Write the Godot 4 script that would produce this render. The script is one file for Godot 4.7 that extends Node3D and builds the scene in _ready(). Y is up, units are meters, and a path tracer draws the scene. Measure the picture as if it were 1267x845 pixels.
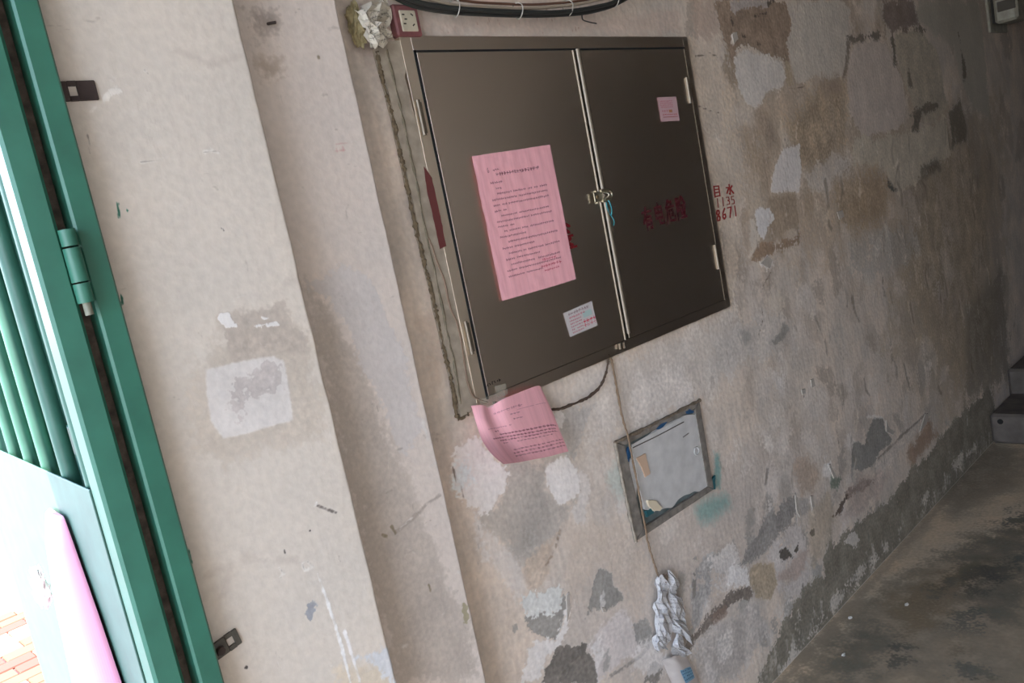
extends Node3D
# A stairwell wall with a steel meter cabinet. x runs along the wall into the stairwell, y up, z out of the wall; metres.

# ------------------------------------------------------------------ small helpers
var rng := RandomNumberGenerator.new()
var taken := {}
var na: PackedByteArray      # 512 x 512 seamless noise, coarse
var nb: PackedByteArray      # fine
var nc: PackedByteArray      # stretched upright, for trowel marks

func numbered(called: String, parent: Node) -> String:
	var key := str(parent.get_instance_id()) + called
	var n: int = taken.get(key, -1) + 1
	taken[key] = n
	return called if n == 0 else "%s_%03d" % [called, n]

func mat(c: Color, rough := 0.8, metal := 0.0) -> StandardMaterial3D:
	var m := StandardMaterial3D.new()
	m.albedo_color = c
	m.roughness = rough
	m.metallic = metal
	return m

func put(called: String, mesh: Mesh, m: Material, parent: Node = self) -> MeshInstance3D:
	var o := MeshInstance3D.new()
	o.name = numbered(called, parent)
	o.mesh = mesh
	if m:
		o.material_override = m
	parent.add_child(o, true)
	return o

func thing(called: String, label: String, category: String, at := Vector3.ZERO, group := "") -> Node3D:
	var o := Node3D.new()
	o.name = numbered(called, self)
	o.position = at
	add_child(o, true)
	return tag(o, label, category, group)

func tag(o: Node3D, label: String, category: String, group := "") -> Node3D:
	o.set_meta("label", label)
	o.set_meta("category", category)
	if group:
		o.set_meta("group", group)
	return o

func struct(o: Node3D, label: String, category: String) -> Node3D:
	o.set_meta("kind", "structure")
	return tag(o, label, category)

func start() -> SurfaceTool:
	var st := SurfaceTool.new()
	st.begin(Mesh.PRIMITIVE_TRIANGLES)
	return st

func tri(st: SurfaceTool, a: Vector3, b: Vector3, c: Vector3, out: Vector3) -> void:
	var n := (b - a).cross(c - a)
	if n.length_squared() < 1e-16:
		return
	var flip := n.dot(out) > 0.0
	n = n.normalized() * (1.0 if flip else -1.0)
	for p in ([a, c, b] if flip else [a, b, c]):
		st.set_normal(n)
		st.set_uv(Vector2(p.x, p.y))
		st.add_vertex(p)

func quad(st: SurfaceTool, a: Vector3, b: Vector3, c: Vector3, d: Vector3, out: Vector3) -> void:
	tri(st, a, b, c, out)
	tri(st, a, c, d, out)

func box_to(st: SurfaceTool, lo: Vector3, hi: Vector3, bev := 0.0, tf := Transform3D()) -> void:   # a box with chamfered edges
	var c := (lo + hi) / 2.0
	var h := (hi - lo) / 2.0
	bev = minf(bev, minf(h.x, minf(h.y, h.z)) * 0.9)
	var k := func(sx, sy, sz, ax): # corner point that lies on the face across axis ax
		var v := Vector3(sx * (h.x - bev), sy * (h.y - bev), sz * (h.z - bev))
		v[ax] = [sx, sy, sz][ax] * h[ax]
		return tf * (c + v)
	for ax in 3:
		var u := (ax + 1) % 3
		var v := (ax + 2) % 3
		for s in [-1, 1]:
			var q := []
			for p in [[-1, -1], [1, -1], [1, 1], [-1, 1]]:
				var e := [0, 0, 0]
				e[ax] = s
				e[u] = p[0]
				e[v] = p[1]
				q.append(k.call(e[0], e[1], e[2], ax))
			var out := Vector3.ZERO
			out[ax] = s
			quad(st, q[0], q[1], q[2], q[3], tf.basis * out)
		if bev > 0.0:
			for su in [-1, 1]:
				for sv in [-1, 1]:
					var q := []
					for p in [[-1, u], [1, u], [1, v], [-1, v]]:
						var e := [0, 0, 0]
						e[ax] = p[0]
						e[u] = su
						e[v] = sv
						q.append(k.call(e[0], e[1], e[2], p[1]))
					var out := Vector3.ZERO
					out[u] = su
					out[v] = sv
					quad(st, q[0], q[1], q[2], q[3], tf.basis * out)
	if bev > 0.0:
		for sx in [-1, 1]:
			for sy in [-1, 1]:
				for sz in [-1, 1]:
					tri(st, k.call(sx, sy, sz, 0), k.call(sx, sy, sz, 1), k.call(sx, sy, sz, 2), tf.basis * Vector3(sx, sy, sz))

func box(lo: Vector3, hi: Vector3, bev := 0.0, tf := Transform3D()) -> ArrayMesh:
	var st := start()
	box_to(st, lo, hi, bev, tf)
	return st.commit()

func tube_to(st: SurfaceTool, pts: PackedVector3Array, r: float, sides := 8, taper := 1.0, wob := 0.0) -> void:
	var n := pts.size()
	var rings := []
	var side := Vector3.ZERO
	for i in n:
		var d := (pts[mini(i + 1, n - 1)] - pts[maxi(i - 1, 0)]).normalized()
		if i == 0:
			side = d.cross(Vector3.UP if absf(d.y) < 0.8 else Vector3.BACK).normalized()
		side = (side - d * side.dot(d)).normalized()
		var up := d.cross(side)
		var rr := r * lerpf(1.0, taper, float(i) / maxf(n - 1, 1)) * (1.0 + rng.randf_range(-wob, wob))
		var ring := []
		for k in sides:
			var a := TAU * k / sides
			var nn := side * cos(a) + up * sin(a)
			ring.append([pts[i] + nn * rr, nn])
		rings.append(ring)
	for i in n - 1:
		for k in sides:
			var q := [rings[i][k], rings[i][(k + 1) % sides], rings[i + 1][(k + 1) % sides], rings[i + 1][k]]
			for t in [[0, 1, 2], [0, 2, 3]]:
				var nn: Vector3 = (q[t[1]][0] - q[t[0]][0]).cross(q[t[2]][0] - q[t[0]][0])
				var o: Array = t if nn.dot(q[0][1]) < 0.0 else [t[0], t[2], t[1]]
				for j in o:
					st.set_normal(q[j][1])
					st.set_uv(Vector2.ZERO)
					st.add_vertex(q[j][0])
	for e in [0, n - 1]:
		var out := (pts[e] - pts[1 if e == 0 else n - 2])
		for k in range(1, sides - 1):
			tri(st, rings[e][0][0], rings[e][k][0], rings[e][k + 1][0], out)

func tube(pts: PackedVector3Array, r: float, sides := 8, taper := 1.0, wob := 0.0) -> ArrayMesh:
	var st := start()
	tube_to(st, pts, r, sides, taper, wob)
	return st.commit()

func smooth(pts: PackedVector3Array, per := 6, jitter := 0.0) -> PackedVector3Array:
	var out := PackedVector3Array()
	for i in pts.size() - 1:
		for k in per:
			var p := pts[i].cubic_interpolate(pts[i + 1], pts[maxi(i - 1, 0)], pts[mini(i + 2, pts.size() - 1)], float(k) / per)
			out.append(p + Vector3(rng.randf_range(-1, 1), rng.randf_range(-1, 1), rng.randf_range(-1, 1)) * jitter)
	out.append(pts[-1])
	return out

func ragged(poly: PackedVector2Array, step: float, amp: float) -> PackedVector2Array:   # more points along an outline, pushed in and out a little
	var out := PackedVector2Array()
	for i in poly.size():
		var a := poly[i]
		var b := poly[(i + 1) % poly.size()]
		var n := maxi(1, int(a.distance_to(b) / step))
		for k in n:
			out.append(a.lerp(b, float(k) / n) + Vector2(rng.randf_range(-amp, amp), rng.randf_range(-amp, amp)))
	return out

func slab_to(st: SurfaceTool, poly: PackedVector2Array, z0: float, z1: float, bev := 0.0) -> void:   # an outline with thickness along z
	var idx := Geometry2D.triangulate_polygon(poly)
	var mid := Vector2.ZERO
	for p in poly:
		mid += p / poly.size()
	var top := PackedVector2Array()
	for p in poly:
		top.append(p + (mid - p).normalized() * minf(bev, p.distance_to(mid) * 0.5))
	for i in range(0, idx.size(), 3):
		var q := [idx[i], idx[i + 1], idx[i + 2]]
		tri(st, Vector3(top[q[0]].x, top[q[0]].y, z1), Vector3(top[q[1]].x, top[q[1]].y, z1), Vector3(top[q[2]].x, top[q[2]].y, z1), Vector3.BACK)
	var ccw := not Geometry2D.is_polygon_clockwise(poly)
	for i in poly.size():
		var a := poly[i]
		var b := poly[(i + 1) % poly.size()]
		var c := top[(i + 1) % poly.size()]
		var d := top[i]
		var out := Vector3(b.y - a.y, a.x - b.x, 0.0) * (1.0 if ccw else -1.0)
		quad(st, Vector3(a.x, a.y, z0), Vector3(b.x, b.y, z0), Vector3(c.x, c.y, z1), Vector3(d.x, d.y, z1), out)

func slab(poly: PackedVector2Array, z0: float, z1: float, bev := 0.0) -> ArrayMesh:
	var st := start()
	slab_to(st, poly, z0, z1, bev)
	return st.commit()

func sheet(rows: Array, nu: int, nv: int, wave := 0.0, seed_ := 1, thick := 0.0004, freq := 12.0, stretch := 0.4, facets := false) -> ArrayMesh:   # a smooth surface through a net of points (rows from the top), with a back
	var fn := FastNoiseLite.new()
	fn.seed = seed_
	fn.frequency = freq
	var grid := []
	var nr := rows.size()
	var ncol: int = rows[0].size()
	for j in nv + 1:
		var fv := float(j) / nv * (nr - 1)
		var j0 := mini(int(fv), nr - 2)
		var line := PackedVector3Array()
		for i in nu + 1:
			var fu := float(i) / nu * (ncol - 1)
			var i0 := mini(int(fu), ncol - 2)
			var col := PackedVector3Array()
			for dj in [-1, 0, 1, 2]:
				var r: PackedVector3Array = rows[clampi(j0 + dj, 0, nr - 1)]
				col.append(r[i0].cubic_interpolate(r[i0 + 1], r[maxi(i0 - 1, 0)], r[mini(i0 + 2, ncol - 1)], fu - i0))
			var p := col[1].cubic_interpolate(col[2], col[0], col[3], fv - j0)
			p.z += fn.get_noise_2d(float(i) / nu, float(j) / nv * stretch) * wave
			p.x += fn.get_noise_2d(float(i) / nu + 7.0, float(j) / nv * stretch) * wave * 0.5
			p.y += fn.get_noise_2d(float(i) / nu + 13.0, float(j) / nv * stretch) * wave * 0.5
			line.append(p)
		grid.append(line)
	var norms := []
	for j in nv + 1:
		var line := PackedVector3Array()
		for i in nu + 1:
			var du: Vector3 = grid[j][mini(i + 1, nu)] - grid[j][maxi(i - 1, 0)]
			var dv: Vector3 = grid[mini(j + 1, nv)][i] - grid[maxi(j - 1, 0)][i]
			line.append(dv.cross(du).normalized())
		norms.append(line)
	var st := start()
	for back in [false, true]:
		for j in nv:
			for i in nu:
				var q := [[i, j], [i + 1, j], [i + 1, j + 1], [i, j + 1]]
				for t in ([[0, 2, 1], [0, 3, 2]] if back else [[0, 1, 2], [0, 2, 3]]):
					var fl: Vector3 = (grid[q[t[2]][1]][q[t[2]][0]] - grid[q[t[0]][1]][q[t[0]][0]]).cross(grid[q[t[1]][1]][q[t[1]][0]] - grid[q[t[0]][1]][q[t[0]][0]]).normalized()
					for k in t:
						var a: int = q[k][0]
						var b: int = q[k][1]
						var n: Vector3 = norms[b][a]
						st.set_normal(fl if facets else -n if back else n)
						st.set_uv(Vector2(float(a) / nu, float(b) / nv))
						st.add_vertex(grid[b][a] - (n * thick if back else Vector3.ZERO))
	return st.commit()

func lump(at: Vector3, size: Vector3, seed_: int, rough := 0.35, res := 14) -> ArrayMesh:   # an uneven closed lump
	var fn := FastNoiseLite.new()
	fn.seed = seed_
	fn.frequency = 1.3
	var f := func(i, j):
		var a: float = TAU * i / (res * 2.0)
		var b: float = PI * j / res
		var d := Vector3(sin(b) * cos(a), cos(b), sin(b) * sin(a))
		return at + d * size * (1.0 + fn.get_noise_3dv(d * 1.6) * rough)
	var st := start()
	for j in res:
		for i in res * 2:
			var i2 := (i + 1) % (res * 2)
			var a: Vector3 = f.call(i, j)
			quad(st, a, f.call(i2, j), f.call(i2, j + 1), f.call(i, j + 1), a - at + Vector3(0, 1e-5, 0))
	return st.commit()

# ------------------------------------------------------------------ painted surfaces: albedo and relief computed per texel
class Canvas:
	var w: int
	var h: int
	var x0: float
	var y1: float
	var kx: float
	var ky: float
	var rgb := PackedByteArray()
	var hgt := PackedByteArray()
	var gain := 1.0
	func _init(px: int, py: int, left: float, right: float, low: float, high: float) -> void:
		w = px
		h = py
		x0 = left
		y1 = high
		kx = px / (right - left)
		ky = py / (high - low)
		rgb.resize(w * h * 3)
		hgt.resize(w * h)
	func uv(p: Vector2) -> Vector2:
		return Vector2((p.x - x0) * kx / w, (y1 - p.y) * ky / h)
	func albedo() -> ImageTexture:
		return ImageTexture.create_from_image(Image.create_from_data(w, h, false, Image.FORMAT_RGB8, rgb))
	func relief() -> ImageTexture:
		return ImageTexture.create_from_image(Image.create_from_data(w, h, false, Image.FORMAT_L8, hgt))

func noise_tile(freq: float, seed_: int, octaves: int, sx := 1) -> PackedByteArray:
	var fn := FastNoiseLite.new()
	fn.seed = seed_
	fn.frequency = freq
	fn.fractal_octaves = octaves
	var im := fn.get_seamless_image(512, 512)
	if sx > 1:   # squeeze sideways: upright streaks
		im.resize(512 / sx, 512)
		var out := Image.create_empty(512, 512, false, Image.FORMAT_L8)
		for k in sx:
			out.blit_rect(im, Rect2i(0, 0, 512 / sx, 512), Vector2i(k * 512 / sx, 0))
		im = out
	return im.get_data()

func base(c: Canvas, col: Color, tone: float, streak: float, grain: float, warm := 0.0) -> void:
	var r := col.r8 * c.gain
	var g := col.g8 * c.gain
	var b := col.b8 * c.gain
	var fx := 700.0 / c.kx
	var fy := 700.0 / c.ky
	var i := 0
	var k := 0
	for y in c.h:
		var ya := (int(y * fy * 0.55) & 511) << 9
		var yb := (int(y * fy * 1.7) & 511) << 9
		var yc := (int(y * fy * 0.8) & 511) << 9
		for x in c.w:
			var va := na[ya | (int(x * fx * 0.5) & 511)] - 128
			var vb := nb[yb | (int(x * fx * 1.6) & 511)] - 128
			var vc := nc[yc | (int(x * fx * 0.9) & 511)] - 128
			var t := 1.0 + (va * tone + vb * grain + vc * streak) * 0.0078
			var q := va * warm * 0.0078
			c.rgb[i] = clampi(int(r * (t + q)), 0, 255)
			c.rgb[i + 1] = clampi(int(g * t), 0, 255)
			c.rgb[i + 2] = clampi(int(b * (t - q)), 0, 255)
			c.hgt[k] = clampi(int(128.0 + va * 0.10 + vb * 0.16 + vc * 0.12), 0, 255)
			i += 3
			k += 1

# Blends a patch in: soft = width of its edge, rag = how far the edge wanders (metres), dh = how proud it stands (-100..100), grain = mottling, holes = how broken up it is.
func patch(c: Canvas, poly: PackedVector2Array, col: Color, alpha := 1.0, soft := 0.003, rag := 0.006, dh := 0.0, grain := 0.10, holes := 0.0) -> void:
	var lo := poly[0]
	var hi := poly[0]
	for p in poly:
		lo = lo.min(p)
		hi = hi.max(p)
	var m := soft + rag + 0.004
	var ax := clampi(int((lo.x - m - c.x0) * c.kx), 0, c.w - 1)
	var bx := clampi(int((hi.x + m - c.x0) * c.kx) + 1, 0, c.w - 1)
	var ay := clampi(int((c.y1 - hi.y - m) * c.ky), 0, c.h - 1)
	var by := clampi(int((c.y1 - lo.y + m) * c.ky) + 1, 0, c.h - 1)
	if bx <= ax or by <= ay:
		return
	var n := poly.size()
	var st := 4
	var gw := (bx - ax) / st + 2
	var gh := (by - ay) / st + 2
	var sd := PackedFloat32Array()
	sd.resize(gw * gh)
	for gy in gh:
		for gx in gw:
			var p := Vector2(c.x0 + (ax + gx * st + 0.5) / c.kx, c.y1 - (ay + gy * st + 0.5) / c.ky)
			var d := 1e9
			for e in n:
				d = minf(d, p.distance_squared_to(Geometry2D.get_closest_point_to_segment(p, poly[e], poly[(e + 1) % n])))
			sd[gy * gw + gx] = sqrt(d) * (1.0 if Geometry2D.is_point_in_polygon(p, poly) else -1.0)
	var fx := 700.0 / c.kx
	var fy := 700.0 / c.ky
	var inv := 1.0 / st
	var r := col.r8 * c.gain
	var g := col.g8 * c.gain
	var b := col.b8 * c.gain
	var kr := rag / 64.0
	for y in range(ay, by):
		var gyf := (y - ay) * inv
		var gy := int(gyf)
		var ty := gyf - gy
		var yb := (int(y * fy * 2.1) & 511) << 9
		var ya := (int(y * fy * 1.1) & 511) << 9
		for x in range(ax, bx):
			var gxf := (x - ax) * inv
			var gx := int(gxf)
			var tx := gxf - gx
			var at := gy * gw + gx
			var s := (sd[at] * (1.0 - tx) + sd[at + 1] * tx) * (1.0 - ty) + (sd[at + gw] * (1.0 - tx) + sd[at + gw + 1] * tx) * ty
			if s < -m:
				continue
			var vb := nb[yb | (int(x * fx * 2.0) & 511)] - 128
			var va := na[ya | (int(x * fx * 1.2) & 511)] - 128
			s += (vb * 0.6 + va * 0.7) * kr
			if holes > 0.0:
				s = minf(s, (vb * 0.5 + va + 90.0 - holes * 180.0) * 0.0003)
			var t := clampf(s / soft + 0.5, 0.0, 1.0)
			if t <= 0.0:
				continue
			var k := y * c.w + x
			if dh != 0.0:
				c.hgt[k] = clampi(c.hgt[k] + int(dh * t), 0, 255)
			t *= alpha
			var sh := 1.0 + (vb * 0.7 + va * 0.6) * 0.0078 * grain
			var i := k * 3
			c.rgb[i] = clampi(int(c.rgb[i] * (1.0 - t) + r * sh * t), 0, 255)
			c.rgb[i + 1] = clampi(int(c.rgb[i + 1] * (1.0 - t) + g * sh * t), 0, 255)
			c.rgb[i + 2] = clampi(int(c.rgb[i + 2] * (1.0 - t) + b * sh * t), 0, 255)

func line_poly(pts: PackedVector2Array, wd: float) -> PackedVector2Array:   # an outline round a thin line
	var up := PackedVector2Array()
	var dn := PackedVector2Array()
	for i in pts.size():
		var d := (pts[mini(i + 1, pts.size() - 1)] - pts[maxi(i - 1, 0)]).normalized().orthogonal() * wd * 0.5
		up.append(pts[i] + d)
		dn.append(pts[i] - d)
	dn.reverse()
	up.append_array(dn)
	return up

func scratch(c: Canvas, pts: PackedVector2Array, wd: float, col: Color, alpha := 0.8, dh := 0.0) -> void:
	patch(c, line_poly(pts, wd), col, alpha, maxf(wd * 0.6, 0.0015), wd * 0.35, dh, 0.1)

# flecks: many short trowel marks and chips in one go
func flecks(c: Canvas, count: int, lo: Vector2, hi: Vector2, length: float, wd: float, cols: Array, alpha: float, lean := 0.3) -> void:
	for i in count:
		var p := Vector2(rng.randf_range(lo.x, hi.x), rng.randf_range(lo.y, hi.y))
		var a := PI / 2 + rng.randfn(0.0, lean)
		var l := length * rng.randf_range(0.3, 1.0)
		var d := Vector2(cos(a), sin(a)) * l
		var bend := d.orthogonal() * rng.randf_range(-0.25, 0.25)
		scratch(c, PackedVector2Array([p, p + d * 0.5 + bend, p + d]), wd * rng.randf_range(0.5, 1.2), cols[rng.randi() % cols.size()], alpha * rng.randf_range(0.4, 1.0), rng.randf_range(-18, 22))

# smears: broad, broken trowel sweeps laid over one another
func smears(c: Canvas, count: int, lo: Vector2, hi: Vector2, size: float, cols: Array, alpha: float, lean := 0.5) -> void:
	for i in count:
		var p := Vector2(rng.randf_range(lo.x, hi.x), rng.randf_range(lo.y, hi.y))
		var a := PI / 2 + rng.randfn(0.0, lean)
		var l := size * rng.randf_range(0.5, 1.6)
		var wd := size * rng.randf_range(0.15, 0.6)
		var d := Vector2(cos(a), sin(a)) * l
		var s := d.normalized().orthogonal() * wd
		var poly := PackedVector2Array([p - d * 0.5, p - d * 0.3 + s * 0.8, p + s * rng.randf_range(0.6, 1.2), p + d * 0.4 + s * 0.5, p + d * 0.5, p + d * 0.3 - s * 0.7, p - s * rng.randf_range(0.5, 1.1)])
		patch(c, poly, cols[rng.randi() % cols.size()], alpha * rng.randf_range(0.4, 1.0), rng.randf_range(0.003, 0.02), 0.014, rng.randf_range(-7, 9), 0.12, rng.randf_range(0.0, 0.3))

func surface_mat(c: Canvas, rough: float, depth_cm: float) -> StandardMaterial3D:
	var m := mat(Color.WHITE, rough)
	m.albedo_texture = c.albedo()
	m.texture_repeat = false
	m.heightmap_enabled = true
	m.heightmap_scale = depth_cm
	m.heightmap_texture = c.relief()
	return m

# ------------------------------------------------------------------ printing
func ink(im: Image, pts: Array, o: Vector2, s: Vector2, wd: int, col: Color) -> void:
	for i in pts.size() - 1:
		var a := o + Vector2(pts[i][0], pts[i][1]) * s
		var b := o + Vector2(pts[i + 1][0], pts[i + 1][1]) * s
		var n := int(a.distance_to(b) * 1.5) + 1
		for k in n + 1:
			var p := a.lerp(b, float(k) / n)
			im.fill_rect(Rect2i(int(p.x - wd * 0.5), int(p.y - wd * 0.5), wd, wd), col)

const GLYPH := {
	"有": [[[.08, .25], [.92, .25]], [[.45, .05], [.35, .4], [.08, .68]], [[.34, .46], [.34, .98]], [[.34, .46], [.8, .46], [.8, .95], [.68, .92]], [[.34, .62], [.8, .62]], [[.34, .78], [.8, .78]]],
	"电": [[[.2, .2], [.2, .66]], [[.2, .2], [.8, .2], [.8, .66]], [[.2, .42], [.8, .42]], [[.2, .64], [.8, .64]], [[.5, .04], [.5, .88], [.92, .9], [.94, .74]]],
	"危": [[[.42, .04], [.2, .3]], [[.38, .13], [.72, .13], [.6, .3]], [[.15, .33], [.92, .33]], [[.25, .33], [.22, .6], [.06, .96]], [[.42, .48], [.76, .48], [.76, .7], [.64, .66]], [[.42, .48], [.42, .9], [.9, .92], [.92, .76]]],
	"险": [[[.1, .08], [.1, .96]], [[.1, .1], [.33, .1], [.22, .35], [.34, .52], [.13, .62]], [[.66, .04], [.38, .36]], [[.66, .04], [.96, .36]], [[.52, .42], [.82, .42]], [[.46, .55], [.53, .78]], [[.66, .52], [.69, .78]], [[.9, .52], [.78, .82]], [[.4, .92], [.96, .92]]],
	"水": [[[.5, .04], [.5, .94], [.38, .86]], [[.1, .3], [.42, .3], [.08, .82]], [[.86, .18], [.58, .44]], [[.52, .4], [.94, .88]]],
	"目": [[[.2, .05], [.2, .95]], [[.2, .07], [.8, .07], [.8, .95]], [[.2, .35], [.8, .35]], [[.2, .63], [.8, .63]], [[.2, .93], [.8, .93]]],
	"公": [[[.4, .05], [.1, .5]], [[.6, .05], [.95, .5]], [[.5, .42], [.2, .9], [.8, .85]], [[.65, .6], [.85, .97]]],
	"区": [[[.1, .08], [.9, .08]], [[.2, .08], [.2, .92], [.95, .92]], [[.35, .25], [.8, .75]], [[.78, .25], [.35, .75]]],
	"1": [[[.5, .05], [.5, .95]]],
	"3": [[[.2, .1], [.75, .1], [.8, .4], [.45, .48], [.82, .6], [.75, .92], [.2, .92]]],
	"5": [[[.8, .08], [.25, .08], [.22, .45], [.7, .45], [.8, .7], [.65, .94], [.2, .92]]],
	"6": [[[.7, .06], [.3, .4], [.2, .75], [.45, .95], [.78, .8], [.7, .55], [.25, .6]]],
	"7": [[[.15, .08], [.85, .08], [.45, .95]]],
	"8": [[[.5, .48], [.22, .3], [.4, .06], [.7, .1], [.76, .32], [.25, .66], [.3, .92], [.7, .94], [.8, .7], [.5, .48]]],
}

func word(im: Image, text: String, at: Vector2, size: Vector2, gap: float, wd: int, col: Color) -> void:
	var x := at.x
	for ch in text:
		for s in GLYPH[ch]:
			ink(im, s, Vector2(x, at.y), size, wd, col)
		x += size.x + gap

func print_line(im: Image, x0: float, x1: float, y: float, size: float, col: Color, gaps := 0.06) -> void:   # a line of small dense characters, too small to be read
	var x := x0
	while x < x1:
		if rng.randf() > gaps:
			for k in 3:
				var p := Vector2(x + rng.randf_range(0, size * 0.5), y + rng.randf_range(0, size))
				if rng.randf() < 0.5:
					im.fill_rect(Rect2i(int(p.x), int(y + rng.randf_range(0, size)), int(size * 0.6), 1), col)
				else:
					im.fill_rect(Rect2i(int(p.x), int(y), 1, int(size)), col)
			im.fill_rect(Rect2i(int(x), int(y + size * 0.45), int(size * 0.95), 2), col)
		x += size * 1.08

func paper_mat(im: Image, rough := 0.85) -> StandardMaterial3D:
	var m := mat(Color.WHITE, rough)
	m.albedo_texture = ImageTexture.create_from_image(im)
	m.texture_repeat = false
	m.backlight_enabled = true
	m.backlight = Color(0.25, 0.2, 0.2)
	return m

func clear_image(wd: int, ht: int) -> Image:
	var im := Image.create_empty(wd, ht, false, Image.FORMAT_RGBA8)
	return im

func decal_mat(im: Image, rough := 0.6) -> StandardMaterial3D:
	var m := mat(Color.WHITE, rough)
	m.albedo_texture = ImageTexture.create_from_image(im)
	m.texture_repeat = false
	m.transparency = BaseMaterial3D.TRANSPARENCY_ALPHA
	return m

func worn(im: Image, much: float) -> void:   # rubs print away in spots
	for y in im.get_height():
		for x in im.get_width():
			var c := im.get_pixel(x, y)
			if c.a > 0.0:
				var v := (nb[((y * 3) & 511) * 512 + ((x * 3) & 511)] + na[((y * 4) & 511) * 512 + ((x * 4) & 511)]) / 510.0
				c.a *= clampf(1.0 - (v - 0.62 + much) * 4.0, 0.0, 1.0)
				im.set_pixel(x, y, c)

func quad_sheet(tl: Vector3, tr: Vector3, br: Vector3, bl: Vector3) -> ArrayMesh:
	return sheet([PackedVector3Array([tl, tr]), PackedVector3Array([bl, br])], 1, 1)

# ------------------------------------------------------------------ the walls
const WALL_L := -0.45
const WALL_R := 4.35
const WALL_T := 2.7

func wall_canvas() -> Canvas:
	var c := Canvas.new(1920, 1536, WALL_L, WALL_R, 0.0, WALL_T)
	c.gain = 1.17
	base(c, Color8(189, 177, 165), 0.065, 0.035, 0.05, 0.012)
	var fresh := Color8(196, 189, 183)
	var pale := Color8(208, 203, 199)
	var grey := Color8(140, 136, 130)
	var dark := Color8(112, 106, 99)
	var brown := Color8(142, 124, 108)
	var khaki := Color8(164, 148, 126)
	var soot := Color8(96, 88, 80)
	# tone of the lower wall; far wall tone with warm bounce light painted in
	patch(c, PackedVector2Array([Vector2(0.1101, 0.6953), Vector2(0.3985, 0.6679), Vector2(0.7786, 0.6948), Vector2(1.2402, 0.6359), Vector2(1.1506, 0.3576), Vector2(0.6659, 0.3302), Vector2(0.2886, 0.3001), Vector2(0.0372, 0.4443)]), Color8(178, 168, 160), 0.5, 0.08, 0.05, 0, 0.15)
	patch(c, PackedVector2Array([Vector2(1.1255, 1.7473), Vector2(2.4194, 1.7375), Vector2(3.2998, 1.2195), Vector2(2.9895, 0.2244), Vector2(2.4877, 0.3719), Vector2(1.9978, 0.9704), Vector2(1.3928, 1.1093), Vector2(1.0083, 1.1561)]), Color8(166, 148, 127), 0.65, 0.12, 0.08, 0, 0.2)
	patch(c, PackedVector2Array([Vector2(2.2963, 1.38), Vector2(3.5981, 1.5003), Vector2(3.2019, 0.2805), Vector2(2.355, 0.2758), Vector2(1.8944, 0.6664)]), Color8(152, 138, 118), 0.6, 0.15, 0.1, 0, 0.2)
	smears(c, 170, Vector2(0.9, 0.5), Vector2(2.6, 2.0), 0.14, [Color8(200, 191, 183), Color8(158, 145, 132), Color8(190, 180, 170), Color8(146, 133, 120)], 0.62)
	smears(c, 90, Vector2(0.0, 0.15), Vector2(1.2, 1.1), 0.10, [Color8(204, 198, 193), Color8(170, 160, 151), Color8(196, 187, 178)], 0.5)
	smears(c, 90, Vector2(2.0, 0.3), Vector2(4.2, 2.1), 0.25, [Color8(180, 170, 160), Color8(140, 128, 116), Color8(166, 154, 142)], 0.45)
	smears(c, 60, Vector2(0.5, 0.1), Vector2(2.4, 0.55), 0.10, [Color8(150, 145, 138), Color8(198, 190, 184), Color8(160, 148, 138), Color8(134, 126, 118)], 0.6)
	smears(c, 90, Vector2(0.45, 0.1), Vector2(1.5, 0.5), 0.07, [Color8(206, 200, 195), Color8(150, 146, 140), Color8(196, 188, 180), Color8(132, 127, 120)], 0.75)
	smears(c, 70, Vector2(1.1, 1.0), Vector2(2.3, 1.95), 0.12, [Color8(142, 126, 108), Color8(198, 188, 174), Color8(150, 132, 112)], 0.6, 0.4)
	# under the cabinet and the lower notice
	patch(c, PackedVector2Array([Vector2(0.2154, 1.0577), Vector2(0.387, 1.0565), Vector2(0.9102, 1.0519), Vector2(0.935, 0.9207), Vector2(0.7478, 0.8612), Vector2(0.3655, 0.8795), Vector2(0.2734, 0.8729), Vector2(0.2287, 0.9626)]), Color8(192, 184, 176), 0.6, 0.03, 0.03, 6, 0.14)
	patch(c, PackedVector2Array([Vector2(0.461, 0.9873), Vector2(0.6312, 0.9804), Vector2(0.6882, 0.9221), Vector2(0.6357, 0.8737), Vector2(0.4638, 0.8866), Vector2(0.4126, 0.9327)]), fresh, 0.5, 0.02, 0.03, 8, 0.15)
	patch(c, PackedVector2Array([Vector2(0.0085, 0.9492), Vector2(0.1081, 0.9045), Vector2(0.0942, 0.8562), Vector2(0.1178, 0.8128), Vector2(0.1898, 0.8007), Vector2(0.1339, 0.777), Vector2(0.1009, 0.7544), Vector2(0.0628, 0.7563), Vector2(0.0195, 0.7362), Vector2(-0.0233, 0.7555), Vector2(-0.0678, 0.8265), Vector2(-0.0972, 0.8558), Vector2(-0.0948, 0.8797), Vector2(-0.0536, 0.8763), Vector2(-0.0153, 0.8985)]), grey, 0.5, 0.018, 0.012, -14, 0.22)
	patch(c, PackedVector2Array([Vector2(-0.0012, 0.8328), Vector2(0.0708, 0.8102), Vector2(0.0282, 0.7322), Vector2(-0.0366, 0.7093), Vector2(-0.04, 0.763)]), grey, 0.4, 0.02, 0.02, 0, 0.25)
	patch(c, PackedVector2Array([Vector2(0.1564, 1.0002), Vector2(0.2134, 0.9949), Vector2(0.2904, 0.9802), Vector2(0.2315, 0.9248), Vector2(0.1943, 0.8731), Vector2(0.1721, 0.9086)]), Color8(160, 155, 150), 0.7, 0.008, 0.01, -10, 0.15)
	patch(c, PackedVector2Array([Vector2(0.1564, 1.0091), Vector2(0.1824, 0.9992), Vector2(0.1937, 0.983), Vector2(0.1758, 0.9581), Vector2(0.1623, 0.9661)]), pale, 0.8, 0.002, 0.004, 20)
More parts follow.
